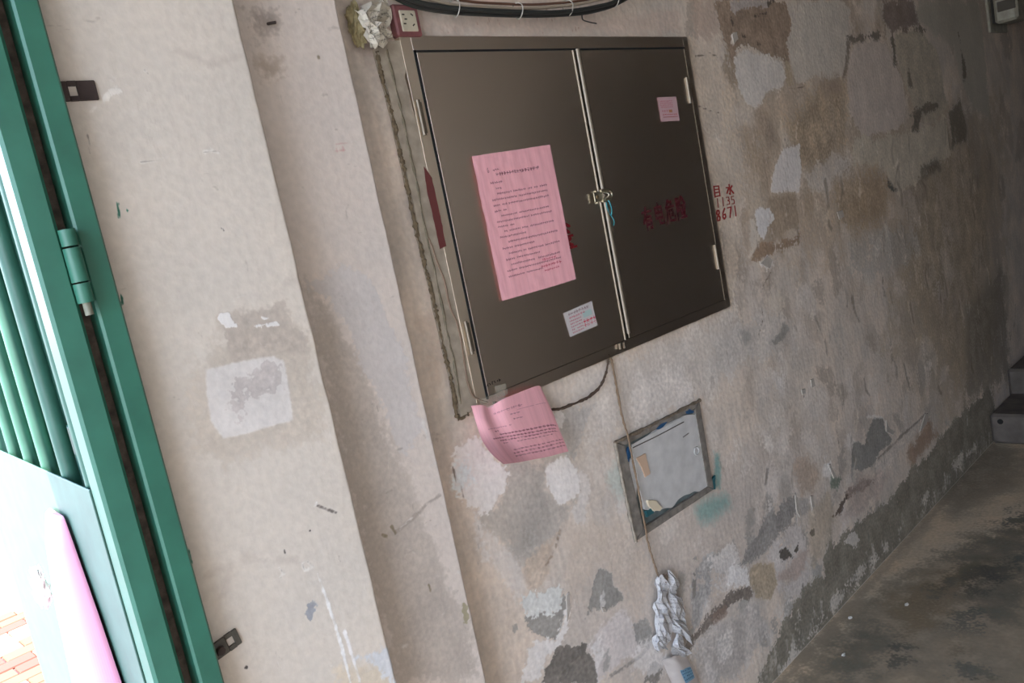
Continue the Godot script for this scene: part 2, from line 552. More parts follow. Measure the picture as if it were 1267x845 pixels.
	patch(c, PackedVector2Array([Vector2(-0.1247, 1.0212), Vector2(-0.1067, 1.0262), Vector2(-0.0606, 1.0234), Vector2(-0.0299, 0.9597), Vector2(-0.0044, 0.9284), Vector2(-0.0153, 0.8985), Vector2(-0.0536, 0.8763), Vector2(-0.0802, 0.877), Vector2(-0.0985, 0.8895), Vector2(-0.1208, 0.9018), Vector2(-0.1293, 0.9312), Vector2(-0.1353, 0.969)]), pale, 0.85, 0.004, 0.008, 22, 0.06)
	patch(c, PackedVector2Array([Vector2(-0.1166, 0.991), Vector2(-0.0928, 0.9857), Vector2(-0.0981, 0.9518), Vector2(-0.1236, 0.9516)]), Color8(172, 186, 190), 0.4, 0.02, 0.02, 0, 0.2)
	patch(c, PackedVector2Array([Vector2(0.1081, 0.9045), Vector2(0.1697, 0.9003), Vector2(0.1994, 0.8621), Vector2(0.1932, 0.8124), Vector2(0.1579, 0.8041), Vector2(0.1244, 0.8083), Vector2(0.108, 0.8419), Vector2(0.0929, 0.8692)]), pale, 0.85, 0.003, 0.006, 20, 0.06)
	patch(c, PackedVector2Array([Vector2(0.1958, 0.8781), Vector2(0.2299, 0.8227), Vector2(0.1951, 0.7329), Vector2(0.1619, 0.7432), Vector2(0.1507, 0.7793), Vector2(0.1922, 0.8091)]), fresh, 0.75, 0.004, 0.007, 14)
	patch(c, PackedVector2Array([Vector2(-0.109, 0.8904), Vector2(-0.0955, 0.8849), Vector2(-0.0998, 0.8235), Vector2(-0.0925, 0.7867), Vector2(-0.1085, 0.7771), Vector2(-0.12, 0.829)]), fresh, 0.7, 0.004, 0.006, 12)
	patch(c, PackedVector2Array([Vector2(-0.1069, 0.8598), Vector2(-0.0242, 0.7524), Vector2(-0.0116, 0.6709), Vector2(-0.0498, 0.6632), Vector2(-0.0889, 0.7681)]), fresh, 0.6, 0.015, 0.012, 8)
	patch(c, PackedVector2Array([Vector2(-0.0135, 0.723), Vector2(0.0068, 0.7348), Vector2(0.0515, 0.7433), Vector2(0.0944, 0.7499), Vector2(0.073, 0.712), Vector2(0.0251, 0.6693), Vector2(-0.0084, 0.6818)]), Color8(166, 148, 130), 0.6, 0.012, 0.01, -4, 0.2)
	scratch(c, PackedVector2Array([Vector2(0.1126, 0.7585), Vector2(0.0823, 0.7261), Vector2(0.0503, 0.7043)]), 0.006, Color8(120, 105, 92), 0.8, -20)
	patch(c, PackedVector2Array([Vector2(0.1268, 0.7525), Vector2(0.3694, 0.6799), Vector2(0.3661, 0.5595), Vector2(0.3057, 0.4659), Vector2(0.2161, 0.6283), Vector2(0.1219, 0.5966), Vector2(0.0959, 0.6465)]), Color8(182, 168, 154), 0.6, 0.03, 0.02, 0, 0.08)
	# bare patches low on the wall
	patch(c, PackedVector2Array([Vector2(-0.0447, 0.6395), Vector2(0.0075, 0.6257), Vector2(0.0555, 0.5979), Vector2(0.0773, 0.6277), Vector2(0.0885, 0.6389), Vector2(0.0935, 0.6012), Vector2(0.0687, 0.5709), Vector2(0.0471, 0.5507), Vector2(0.0352, 0.5458), Vector2(0.0183, 0.5584), Vector2(-0.0117, 0.5851), Vector2(-0.029, 0.6102)]), grey, 1.0, 0.002, 0.008, -26, 0.16)
	patch(c, PackedVector2Array([Vector2(-0.0378, 0.6801), Vector2(-0.0085, 0.6729), Vector2(0.0166, 0.6572), Vector2(0.0728, 0.6574), Vector2(0.0819, 0.6255), Vector2(0.0693, 0.6003), Vector2(0.0505, 0.5986), Vector2(0.0202, 0.6175), Vector2(-0.0139, 0.6203), Vector2(-0.0375, 0.6394), Vector2(-0.0468, 0.6652)]), Color8(196, 196, 192), 0.95, 0.002, 0.008, 16, 0.1)
	patch(c, PackedVector2Array([Vector2(-0.0455, 0.6698), Vector2(-0.0343, 0.659), Vector2(-0.0315, 0.6435), Vector2(-0.0445, 0.6483)]), grey, 0.9, 0.002, 0.004, -15)
	patch(c, PackedVector2Array([Vector2(-0.0676, 0.6337), Vector2(-0.0599, 0.6279), Vector2(-0.0634, 0.6157), Vector2(-0.0711, 0.6215)]), grey, 0.8, 0.002, 0.004, -15)
	patch(c, PackedVector2Array([Vector2(-0.0448, 0.5971), Vector2(-0.0373, 0.5896), Vector2(-0.0418, 0.5741), Vector2(-0.0493, 0.5817)]), grey, 0.8, 0.002, 0.004, -15)
	patch(c, PackedVector2Array([Vector2(-0.051, 0.5755), Vector2(-0.0148, 0.5741), Vector2(0.0339, 0.541), Vector2(0.0471, 0.5507), Vector2(0.0808, 0.5945), Vector2(0.0958, 0.5908), Vector2(0.0755, 0.5488), Vector2(0.0342, 0.5242), Vector2(-0.0037, 0.5173), Vector2(-0.0289, 0.4822), Vector2(-0.0812, 0.5122), Vector2(-0.0557, 0.5424)]), pale, 0.85, 0.004, 0.008, 12, 0.08)
	patch(c, PackedVector2Array([Vector2(0.1987, 0.6285), Vector2(0.2151, 0.6249), Vector2(0.2433, 0.6002), Vector2(0.2425, 0.5671), Vector2(0.2656, 0.5422), Vector2(0.2658, 0.5222), Vector2(0.221, 0.5246), Vector2(0.1907, 0.5319), Vector2(0.165, 0.5525), Vector2(0.1311, 0.5428), Vector2(0.1634, 0.5859)]), grey, 1.0, 0.002, 0.005, -26, 0.12)
	patch(c, PackedVector2Array([Vector2(0.1955, 0.5683), Vector2(0.2098, 0.577), Vector2(0.2053, 0.5519), Vector2(0.1978, 0.5361), Vector2(0.1825, 0.5437)]), Color8(186, 182, 178), 0.9, 0.002, 0.004, 14)
	patch(c, PackedVector2Array([Vector2(0.1147, 0.4865), Vector2(0.1787, 0.501), Vector2(0.2607, 0.5047), Vector2(0.2868, 0.4451), Vector2(0.3126, 0.3802), Vector2(0.2204, 0.3897), Vector2(0.1539, 0.3872), Vector2(0.1267, 0.393), Vector2(0.139, 0.4444)]), Color8(194, 186, 182), 0.8, 0.01, 0.01, 10, 0.1)
	patch(c, PackedVector2Array([Vector2(0.1282, 0.4946), Vector2(0.1637, 0.4797), Vector2(0.1678, 0.4345), Vector2(0.1331, 0.4147), Vector2(0.1316, 0.4581)]), pale, 0.7, 0.006, 0.008, 8)
	patch(c, PackedVector2Array([Vector2(-0.031, 0.4834), Vector2(-0.0112, 0.5087), Vector2(0.0297, 0.5266), Vector2(0.0592, 0.52), Vector2(0.0942, 0.5013), Vector2(0.1037, 0.5057), Vector2(0.1282, 0.4946), Vector2(0.1166, 0.474), Vector2(0.135, 0.4408), Vector2(0.1292, 0.3916)]), dark, 1.0, 0.002, 0.006, -30, 0.2)
	scratch(c, PackedVector2Array([Vector2(0.0171, 0.4651), Vector2(0.0594, 0.475), Vector2(0.0993, 0.4719)]), 0.006, Color8(134, 126, 116), 0.7, 12)
	patch(c, PackedVector2Array([Vector2(0.2801, 0.4546), Vector2(0.3302, 0.4392), Vector2(0.3434, 0.395), Vector2(0.3204, 0.3843), Vector2(0.2996, 0.3913), Vector2(0.2779, 0.4152)]), grey, 0.95, 0.003, 0.008, -20, 0.2)
	scratch(c, PackedVector2Array([Vector2(0.165, 0.3849), Vector2(0.2226, 0.3764), Vector2(0.2839, 0.371), Vector2(0.3317, 0.3783)]), 0.008, Color8(120, 114, 108), 0.85, -30)
	patch(c, PackedVector2Array([Vector2(0.1548, 0.4299), Vector2(0.1809, 0.4391), Vector2(0.1806, 0.4078), Vector2(0.1609, 0.3911), Vector2(0.1479, 0.4063)]), grey, 0.7, 0.006, 0.008, -12)
	patch(c, PackedVector2Array([Vector2(0.2748, 0.3081), Vector2(0.3246, 0.3321), Vector2(0.3619, 0.2987), Vector2(0.3225, 0.2807)]), dark, 0.8, 0.003, 0.008, -20)
	patch(c, PackedVector2Array([Vector2(0.2847, 0.3952), Vector2(0.3523, 0.3799), Vector2(0.3889, 0.2965), Vector2(0.2939, 0.3179), Vector2(0.2418, 0.3575)]), pale, 0.6, 0.008, 0.01, 10)
	# to the right of the torn paper
	patch(c, PackedVector2Array([Vector2(0.5328, 0.4612), Vector2(0.5913, 0.4784), Vector2(0.6658, 0.463), Vector2(0.7191, 0.4208), Vector2(0.719, 0.393), Vector2(0.6496, 0.384), Vector2(0.6054, 0.3711), Vector2(0.5586, 0.3716), Vector2(0.5277, 0.3205), Vector2(0.4725, 0.3118), Vector2(0.5006, 0.3675), Vector2(0.5215, 0.4119)]), Color8(158, 154, 150), 0.9, 0.006, 0.012, -8, 0.3, 0.12)
	patch(c, PackedVector2Array([Vector2(0.5372, 0.4635), Vector2(0.5573, 0.4674), Vector2(0.5379, 0.4039), Vector2(0.5207, 0.3969)]), dark, 0.7, 0.004, 0.006, -14)
	patch(c, PackedVector2Array([Vector2(0.6245, 0.459), Vector2(0.7267, 0.459), Vector2(0.7719, 0.3969), Vector2(0.8056, 0.3627), Vector2(0.7514, 0.331), Vector2(0.6734, 0.3543), Vector2(0.6063, 0.3481), Vector2(0.6007, 0.4072)]), fresh, 0.8, 0.004, 0.012, 12, 0.15, 0.15)
	patch(c, PackedVector2Array([Vector2(0.4757, 0.3102), Vector2(0.5853, 0.3314), Vector2(0.6891, 0.3375), Vector2(0.735, 0.3341), Vector2(0.8057, 0.2907), Vector2(0.8044, 0.2721), Vector2(0.7392, 0.2919), Vector2(0.6441, 0.2995), Vector2(0.5763, 0.3021), Vector2(0.5058, 0.2986), Vector2(0.4605, 0.2964)]), Color8(112, 103, 95), 0.95, 0.003, 0.012, -28, 0.25)
	patch(c, PackedVector2Array([Vector2(0.5835, 0.3255), Vector2(0.6628, 0.3202), Vector2(0.6608, 0.2865), Vector2(0.59, 0.295)]), Color8(128, 110, 98), 0.7, 0.006, 0.008, 0)
	patch(c, PackedVector2Array([Vector2(0.5029, 0.2891), Vector2(0.6505, 0.2801), Vector2(0.8143, 0.2454), Vector2(0.8312, 0.1511), Vector2(0.6368, 0.1005), Vector2(0.4612, 0.2012)]), Color8(170, 163, 157), 0.7, 0.012, 0.014, 4, 0.25)
	patch(c, PackedVector2Array([Vector2(0.5596, 0.2475), Vector2(0.6561, 0.2308), Vector2(0.6721, 0.1871), Vector2(0.5787, 0.18)]), Color8(190, 184, 178), 0.5, 0.01, 0.014, 6, 0.3)
	patch(c, PackedVector2Array([Vector2(0.7497, 0.3953), Vector2(0.8239, 0.4213), Vector2(0.8889, 0.4535), Vector2(0.9751, 0.4547), Vector2(1.0534, 0.4658), Vector2(1.0954, 0.4519), Vector2(1.0937, 0.381), Vector2(1.0317, 0.3814), Vector2(0.9489, 0.3718), Vector2(0.8738, 0.3608), Vector2(0.7887, 0.3657), Vector2(0.7339, 0.3861)]), Color8(136, 131, 126), 0.95, 0.006, 0.014, -22, 0.22)
	patch(c, PackedVector2Array([Vector2(1.0943, 0.4319), Vector2(1.1714, 0.4221), Vector2(1.1725, 0.3747), Vector2(1.1125, 0.3733)]), Color8(150, 145, 140), 0.7, 0.006, 0.008, -8)
	patch(c, PackedVector2Array([Vector2(0.8683, 0.3583), Vector2(0.9574, 0.3681), Vector2(1.0407, 0.3777), Vector2(1.1066, 0.3551), Vector2(1.1115, 0.27), Vector2(1.1094, 0.1791), Vector2(1.0322, 0.156), Vector2(0.9113, 0.2225), Vector2(0.9184, 0.3062)]), Color8(188, 180, 174), 0.85, 0.004, 0.012, 10, 0.12, 0.1)
	patch(c, PackedVector2Array([Vector2(0.777, 0.3283), Vector2(0.7952, 0.3579), Vector2(0.8481, 0.353), Vector2(0.9113, 0.3144), Vector2(0.9216, 0.255), Vector2(0.8814, 0.2197), Vector2(0.7939, 0.2675)]), khaki, 0.9, 0.004, 0.008, -4, 0.2)
	patch(c, PackedVector2Array([Vector2(0.9166, 0.2698), Vector2(1.0438, 0.2744), Vector2(1.121, 0.2658), Vector2(1.0791, 0.2195), Vector2(0.9743, 0.2173)]), Color8(160, 140, 128), 0.6, 0.01, 0.01, 0)
	patch(c, PackedVector2Array([Vector2(0.7018, 0.4055), Vector2(0.7848, 0.3675), Vector2(0.7822, 0.3163), Vector2(0.7088, 0.3326), Vector2(0.6869, 0.3709)]), pale, 0.8, 0.003, 0.01, 14)
	patch(c, PackedVector2Array([Vector2(0.9564, 0.3337), Vector2(0.9955, 0.3315), Vector2(1.0255, 0.2979), Vector2(1.0257, 0.2825), Vector2(0.9654, 0.2997)]), Color8(92, 86, 80), 1.0, 0.002, 0.006, -30)
	patch(c, PackedVector2Array([Vector2(1.0405, 0.2963), Vector2(1.0706, 0.3087), Vector2(1.0587, 0.2882)]), soot, 1.0, 0.002, 0.003, -20)
	patch(c, PackedVector2Array([Vector2(1.142, 0.3142), Vector2(1.1741, 0.311), Vector2(1.1738, 0.2927), Vector2(1.1528, 0.2965)]), Color8(70, 66, 60), 1.0, 0.001, 0.003, -30)
	patch(c, PackedVector2Array([Vector2(1.5197, 0.4673), Vector2(1.4907, 0.4382), Vector2(1.4831, 0.396), Vector2(1.5499, 0.3602), Vector2(1.6262, 0.3437), Vector2(1.7345, 0.3697), Vector2(1.838, 0.367), Vector2(1.7835, 0.4276), Vector2(1.7772, 0.4743), Vector2(1.7058, 0.4972), Vector2(1.6494, 0.4749), Vector2(1.603, 0.4386)]), Color8(132, 128, 122), 1.0, 0.002, 0.006, -26, 0.12)
	scratch(c, PackedVector2Array([Vector2(1.643, 0.5173), Vector2(1.7066, 0.4998), Vector2(1.7763, 0.4716), Vector2(1.7977, 0.4259), Vector2(1.8482, 0.397)]), 0.010, pale, 0.7, 20)
	patch(c, PackedVector2Array([Vector2(1.6806, 0.3592), Vector2(1.8655, 0.3576), Vector2(2.1137, 0.3666), Vector2(2.1828, 0.364), Vector2(2.1605, 0.3256), Vector2(1.9766, 0.3103), Vector2(1.7878, 0.3088), Vector2(1.6766, 0.2838), Vector2(1.6601, 0.3195)]), Color8(190, 180, 170), 0.8, 0.004, 0.014, 16, 0.2, 0.15)
	scratch(c, PackedVector2Array([Vector2(1.6852, 0.3516), Vector2(1.9052, 0.3595), Vector2(2.1648, 0.3632)]), 0.010, soot, 0.6, -10)
	patch(c, PackedVector2Array([Vector2(1.2766, 0.292), Vector2(1.3053, 0.3073), Vector2(1.3667, 0.3099), Vector2(1.439, 0.3398), Vector2(1.5636, 0.3206), Vector2(1.6388, 0.2981), Vector2(1.6194, 0.282), Vector2(1.4796, 0.3072), Vector2(1.402, 0.3041), Vector2(1.3595, 0.288), Vector2(1.2983, 0.2858)]), Color8(88, 76, 68), 0.95, 0.003, 0.012, -30, 0.3)
	patch(c, PackedVector2Array([Vector2(1.4423, 0.3497), Vector2(1.5195, 0.3486), Vector2(1.6638, 0.3093), Vector2(1.7562, 0.2599), Vector2(1.6373, 0.2309), Vector2(1.4951, 0.2155), Vector2(1.3819, 0.2621)]), Color8(168, 152, 142), 0.6, 0.01, 0.02, 6, 0.25)
	patch(c, PackedVector2Array([Vector2(1.1129, 0.5391), Vector2(1.2102, 0.5426), Vector2(1.2703, 0.4686), Vector2(1.1898, 0.394), Vector2(1.125, 0.4454)]), Color8(158, 138, 120), 0.6, 0.02, 0.02, 0, 0.2)
	patch(c, PackedVector2Array([Vector2(1.1617, 0.3921), Vector2(1.2987, 0.3777), Vector2(1.3332, 0.2822), Vector2(1.2113, 0.1988), Vector2(1.1301, 0.2091)]), khaki, 0.5, 0.02, 0.015, 0, 0.2)
	patch(c, PackedVector2Array([Vector2(1.9217, 0.2918), Vector2(2.1885, 0.3295), Vector2(2.2491, 0.2434), Vector2(1.9796, 0.2239)]), Color8(128, 100, 78), 0.6, 0.03, 0.02, 0, 0.2)
	scratch(c, PackedVector2Array([Vector2(1.3224, 0.4683), Vector2(1.3455, 0.4302), Vector2(1.3568, 0.4096)]), 0.009, pale, 0.9, 16)
	scratch(c, PackedVector2Array([Vector2(1.1811, 0.4183), Vector2(1.191, 0.3804), Vector2(1.1774, 0.3727)]), 0.012, pale, 0.8, 16)
	scratch(c, PackedVector2Array([Vector2(0.9401, 0.5417), Vector2(0.9678, 0.5846)]), 0.010, soot, 0.6, -10)
	patch(c, PackedVector2Array([Vector2(1.3447, 0.4277), Vector2(1.4058, 0.3913), Vector2(1.3718, 0.3629), Vector2(1.3223, 0.3956)]), Color8(86, 98, 84), 0.7, 0.01, 0.01, 0)
	# the bare cement band at the foot of the wall, and plaster flakes left on it
	patch(c, PackedVector2Array([Vector2(0.7295, 0.0474), Vector2(0.8655, 0.1083), Vector2(1.0045, 0.1515), Vector2(1.0901, 0.1699), Vector2(1.1846, 0.1519), Vector2(1.2113, 0.1988), Vector2(1.2557, 0.2278), Vector2(1.3323, 0.2054), Vector2(1.476, 0.2176), Vector2(1.6038, 0.1942), Vector2(1.7439, 0.1798), Vector2(1.893, 0.2086), Vector2(2.1494, 0.2181), Vector2(2.4008, 0.2404), Vector2(2.6505, 0.2452), Vector2(2.9372, 0.2473), Vector2(3.0132, -0.0459), Vector2(2.1444, -0.0524), Vector2(1.6479, -0.0588), Vector2(1.2103, -0.0742), Vector2(0.8734, -0.0992)]), Color8(127, 120, 107), 0.97, 0.005, 0.014, -22, 0.2)
	patch(c, PackedVector2Array([Vector2(1.3632, 0.1864), Vector2(1.4309, 0.1995), Vector2(1.4658, 0.1475), Vector2(1.4233, 0.1375)]), fresh, 0.8, 0.003, 0.01, 16, 0.1, 0.1)
	for q in [PackedVector2Array([Vector2(1.0404, 0.0157), Vector2(1.137, 0.0404), Vector2(1.1779, 0.0251), Vector2(1.1005, -0.0026)]), PackedVector2Array([Vector2(1.2173, 0.0382), Vector2(1.2953, 0.0555), Vector2(1.3383, 0.0349), Vector2(1.2948, 0.0166)]), PackedVector2Array([Vector2(1.3113, 0.0478), Vector2(1.4123, 0.0654), Vector2(1.5294, 0.0554), Vector2(1.5501, 0.0343), Vector2(1.4406, 0.0321), Vector2(1.3491, 0.0297)]), PackedVector2Array([Vector2(1.5414, 0.05), Vector2(1.6691, 0.0471), Vector2(1.6766, 0.0256), Vector2(1.5902, 0.028)]), PackedVector2Array([Vector2(2.0096, 0.0682), Vector2(2.0867, 0.0902), Vector2(2.1317, 0.0662), Vector2(2.0725, 0.0497)]), PackedVector2Array([Vector2(2.3415, 0.075), Vector2(2.4887, 0.0919), Vector2(2.5004, 0.0665), Vector2(2.3941, 0.0557)]), PackedVector2Array([Vector2(2.5189, 0.0599), Vector2(2.6548, 0.0772), Vector2(2.6697, 0.0575), Vector2(2.5755, 0.0397)]), PackedVector2Array([Vector2(0.8556, 0.0004), Vector2(0.9481, 0.0234), Vector2(0.982, -0.0003), Vector2(0.904, -0.0192)]), PackedVector2Array([Vector2(0.9809, 0.0938), Vector2(1.0164, 0.1068), Vector2(1.0317, 0.0886), Vector2(1.0049, 0.071)])]:
		patch(c, q, Color8(184, 177, 168), 0.8, 0.004, 0.02, 18, 0.2, 0.2)
	flecks(c, 90, Vector2(0.7, 0.0), Vector2(3.0, 0.05), 0.06, 0.014, [Color8(178, 170, 160), Color8(190, 182, 172)], 0.75)
	flecks(c, 50, Vector2(0.9, 0.0), Vector2(3.0, 0.2), 0.05, 0.008, [Color8(180, 172, 164), Color8(100, 96, 90)], 0.7)
	# above and beside the cabinet, upper right
	patch(c, PackedVector2Array([Vector2(0.0172, 1.8143), Vector2(0.2803, 1.8158), Vector2(0.6139, 1.825), Vector2(0.8943, 1.8501), Vector2(0.8835, 1.7896), Vector2(0.3992, 1.7836), Vector2(0.0896, 1.7824), Vector2(-0.0024, 1.7791)]), Color8(176, 158, 146), 0.6, 0.02, 0.01, 0, 0.15)
	patch(c, PackedVector2Array([Vector2(0.9777, 1.8728), Vector2(1.0756, 1.8758), Vector2(1.0829, 1.7906), Vector2(1.0027, 1.7587), Vector2(0.9528, 1.7651)]), Color8(170, 150, 136), 0.6, 0.02, 0.02, 0)
	patch(c, PackedVector2Array([Vector2(0.8786, 1.7734), Vector2(1.0231, 1.7586), Vector2(1.0918, 1.6386), Vector2(1.1029, 1.46), Vector2(1.0554, 1.3074), Vector2(0.9135, 1.0624), Vector2(0.9253, 1.238), Vector2(0.9038, 1.6045)]), Color8(190, 176, 160), 0.6, 0.02, 0.02, 6, 0.15)
	patch(c, PackedVector2Array([Vector2(1.0756, 1.8758), Vector2(1.4908, 1.8885), Vector2(1.5105, 1.817), Vector2(1.4829, 1.7807), Vector2(1.4608, 1.7447), Vector2(1.4629, 1.7014), Vector2(1.43, 1.6972), Vector2(1.4051, 1.7167), Vector2(1.3496, 1.7176), Vector2(1.2824, 1.7369), Vector2(1.1936, 1.7512), Vector2(1.142, 1.7295), Vector2(1.1177, 1.708), Vector2(1.1072, 1.7583), Vector2(1.0872, 1.7906)]), brown, 1.0, 0.003, 0.010, -24, 0.18)
	patch(c, PackedVector2Array([Vector2(1.4287, 1.7259), Vector2(1.4614, 1.6966), Vector2(1.4634, 1.6359), Vector2(1.4103, 1.6355)]), khaki, 0.9, 0.004, 0.01, -10)
	patch(c, PackedVector2Array([Vector2(1.1617, 1.8784), Vector2(1.418, 1.8862), Vector2(1.3718, 1.8664), Vector2(1.3198, 1.8559), Vector2(1.2654, 1.8636), Vector2(1.215, 1.8491), Vector2(1.1768, 1.8417), Vector2(1.1566, 1.8478)]), Color8(168, 160, 156), 0.9, 0.002, 0.008, 20, 0.15, 0.05)
	patch(c, PackedVector2Array([Vector2(1.139, 1.7909), Vector2(1.1706, 1.7933), Vector2(1.172, 1.769), Vector2(1.1413, 1.7559), Vector2(1.1258, 1.7625)]), Color8(190, 180, 170), 1.0, 0.002, 0.004, 26)
	for q in [PackedVector2Array([Vector2(1.2779, 1.8437), Vector2(1.3575, 1.8522), Vector2(1.363, 1.8384), Vector2(1.2838, 1.8325)]), PackedVector2Array([Vector2(1.1495, 1.839), Vector2(1.1634, 1.813), Vector2(1.1431, 1.804)]), PackedVector2Array([Vector2(1.1865, 1.7867), Vector2(1.2202, 1.7779), Vector2(1.2089, 1.7712)]), PackedVector2Array([Vector2(1.272, 1.7644), Vector2(1.2944, 1.7597), Vector2(1.2812, 1.7484)]), PackedVector2Array([Vector2(1.3677, 1.8847), Vector2(1.4282, 1.8865), Vector2(1.3718, 1.8664)])]:
		patch(c, q, Color8(84, 74, 66), 0.9, 0.003, 0.006, -20)
	patch(c, PackedVector2Array([Vector2(1.1305, 1.7209), Vector2(1.1625, 1.7381), Vector2(1.202, 1.7489), Vector2(1.2817, 1.7346), Vector2(1.3496, 1.7176), Vector2(1.4175, 1.707), Vector2(1.4186, 1.6616), Vector2(1.4052, 1.6357), Vector2(1.3351, 1.6242), Vector2(1.2805, 1.6078), Vector2(1.2092, 1.5792), Vector2(1.1677, 1.595), Vector2(1.1341, 1.6324), Vector2(1.1257, 1.677)]), Color8(194, 187, 180), 1.0, 0.004, 0.008, 20, 0.08)
	patch(c, PackedVector2Array([Vector2(1.5228, 1.822), Vector2(1.5824, 1.8717), Vector2(1.6454, 1.8932), Vector2(1.9025, 1.9011), Vector2(1.9648, 1.8708), Vector2(1.9198, 1.795), Vector2(1.8844, 1.6879), Vector2(1.8197, 1.6495), Vector2(1.7164, 1.6396), Vector2(1.6269, 1.6578), Vector2(1.4801, 1.6377), Vector2(1.4636, 1.6868), Vector2(1.4692, 1.7543)]), Color8(186, 177, 166), 1.0, 0.006, 0.008, 18, 0.08)
	patch(c, PackedVector2Array([Vector2(1.9531, 1.7546), Vector2(2.0844, 1.7735), Vector2(2.2303, 1.7678), Vector2(2.2831, 1.6945), Vector2(2.3506, 1.6335), Vector2(2.3576, 1.5579), Vector2(2.3269, 1.4687), Vector2(2.2609, 1.4431), Vector2(2.0822, 1.4417), Vector2(1.9218, 1.4344), Vector2(1.8678, 1.4772), Vector2(1.8405, 1.5549), Vector2(1.8582, 1.6483)]), Color8(184, 172, 162), 1.0, 0.006, 0.010, 18, 0.08)
	patch(c, PackedVector2Array([Vector2(2.342, 1.7972), Vector2(2.4865, 1.8101), Vector2(2.6155, 1.8049), Vector2(2.71, 1.7609), Vector2(2.7823, 1.6957), Vector2(2.7986, 1.6035), Vector2(2.8127, 1.5035), Vector2(2.7309, 1.4684), Vector2(2.626, 1.4425), Vector2(2.4944, 1.4576), Vector2(2.4301, 1.5237), Vector2(2.3537, 1.6424), Vector2(2.3039, 1.7325)]), Color8(170, 160, 144), 0.95, 0.006, 0.012, 16, 0.16)
	patch(c, PackedVector2Array([Vector2(2.6572, 1.9242), Vector2(3.3876, 1.9465), Vector2(3.4037, 1.73), Vector2(3.3672, 1.4), Vector2(3.1042, 1.488), Vector2(2.9768, 1.7332), Vector2(2.7093, 1.8119), Vector2(2.5465, 1.8597)]), Color8(164, 158, 146), 0.8, 0.02, 0.02, 8, 0.06)
	patch(c, PackedVector2Array([Vector2(1.8459, 1.4515), Vector2(2.0062, 1.4333), Vector2(2.2826, 1.4355), Vector2(2.3966, 1.4271), Vector2(2.5762, 1.4331), Vector2(2.7791, 1.4655), Vector2(2.7759, 1.3723), Vector2(2.7796, 1.2981), Vector2(2.5753, 1.2719), Vector2(2.4187, 1.2408), Vector2(2.3077, 1.2195), Vector2(2.1736, 1.2116), Vector2(2.1249, 1.2534), Vector2(2.0739, 1.3062), Vector2(1.9471, 1.3424), Vector2(1.8125, 1.3506)]), Color8(180, 170, 154), 0.95, 0.008, 0.014, 16, 0.10)
	for q in [PackedVector2Array([Vector2(2.3842, 1.4895), Vector2(2.479, 1.5149), Vector2(2.7017, 1.5224), Vector2(2.7233, 1.5017), Vector2(2.5204, 1.4812), Vector2(2.4472, 1.4234), Vector2(2.3883, 1.4277), Vector2(2.4112, 1.4693)]), PackedVector2Array([Vector2(1.9013, 1.7789), Vector2(2.1871, 1.7964), Vector2(2.218, 1.7764), Vector2(1.9491, 1.7627)]), PackedVector2Array([Vector2(2.3121, 1.8029), Vector2(2.3218, 1.7382), Vector2(2.3256, 1.6789), Vector2(2.2859, 1.6797), Vector2(2.2844, 1.7677)]), PackedVector2Array([Vector2(2.3621, 1.8091), Vector2(2.6042, 1.8235), Vector2(2.6701, 1.8052), Vector2(2.6134, 1.7986)]), PackedVector2Array([Vector2(2.4298, 1.695), Vector2(2.4468, 1.5968), Vector2(2.4122, 1.5951)]), PackedVector2Array([Vector2(3.062, 1.7941), Vector2(3.1251, 1.6066), Vector2(3.0572, 1.6018)])]:
		patch(c, q, Color8(104, 96, 86), 0.85, 0.005, 0.012, -20, 0.2)
	patch(c, PackedVector2Array([Vector2(2.8207, 1.4696), Vector2(2.9826, 1.5151), Vector2(3.0257, 1.3946), Vector2(3.0034, 1.3333), Vector2(2.811, 1.329)]), Color8(112, 104, 92), 0.85, 0.012, 0.012, -14, 0.2)
	patch(c, PackedVector2Array([Vector2(1.8978, 1.7682), Vector2(1.9224, 1.7628), Vector2(1.8608, 1.6563), Vector2(1.8154, 1.6363)]), Color8(120, 108, 96), 0.8, 0.008, 0.008, -16)
	patch(c, PackedVector2Array([Vector2(2.2563, 1.9119), Vector2(2.5679, 1.9214), Vector2(2.602, 1.8172), Vector2(2.3101, 1.797), Vector2(2.2328, 1.8426)]), Color8(120, 106, 98), 0.8, 0.012, 0.015, -12, 0.2)
	patch(c, PackedVector2Array([Vector2(2.4357, 1.2895), Vector2(2.624, 1.3029), Vector2(2.6536, 1.2506), Vector2(2.4177, 1.2378)]), Color8(110, 102, 90), 0.8, 0.012, 0.015, -10, 0.3)
	patch(c, PackedVector2Array([Vector2(2.0882, 1.2812), Vector2(2.1642, 1.2308), Vector2(2.1282, 1.2174), Vector2(2.0767, 1.2474)]), Color8(84, 82, 76), 0.9, 0.006, 0.01, -20)
	patch(c, PackedVector2Array([Vector2(1.6386, 1.3266), Vector2(1.8313, 1.3267), Vector2(2.0521, 1.3085), Vector2(2.0952, 1.2569), Vector2(2.048, 1.163), Vector2(1.9373, 1.1211), Vector2(1.7698, 1.1414), Vector2(1.6342, 1.2)]), Color8(150, 130, 106), 0.65, 0.02, 0.03, -8, 0.2)
	patch(c, PackedVector2Array([Vector2(1.3926, 1.5304), Vector2(1.618, 1.6303), Vector2(1.8328, 1.6304), Vector2(1.8142, 1.4756), Vector2(1.6486, 1.3571), Vector2(1.4745, 1.3629), Vector2(1.3778, 1.4346)]), Color8(160, 142, 120), 0.75, 0.02, 0.03, -6, 0.3)
	patch(c, PackedVector2Array([Vector2(1.6452, 1.642), Vector2(1.7828, 1.6532), Vector2(1.7924, 1.6053), Vector2(1.6791, 1.5997)]), Color8(140, 124, 110), 0.7, 0.02, 0.02, -6)
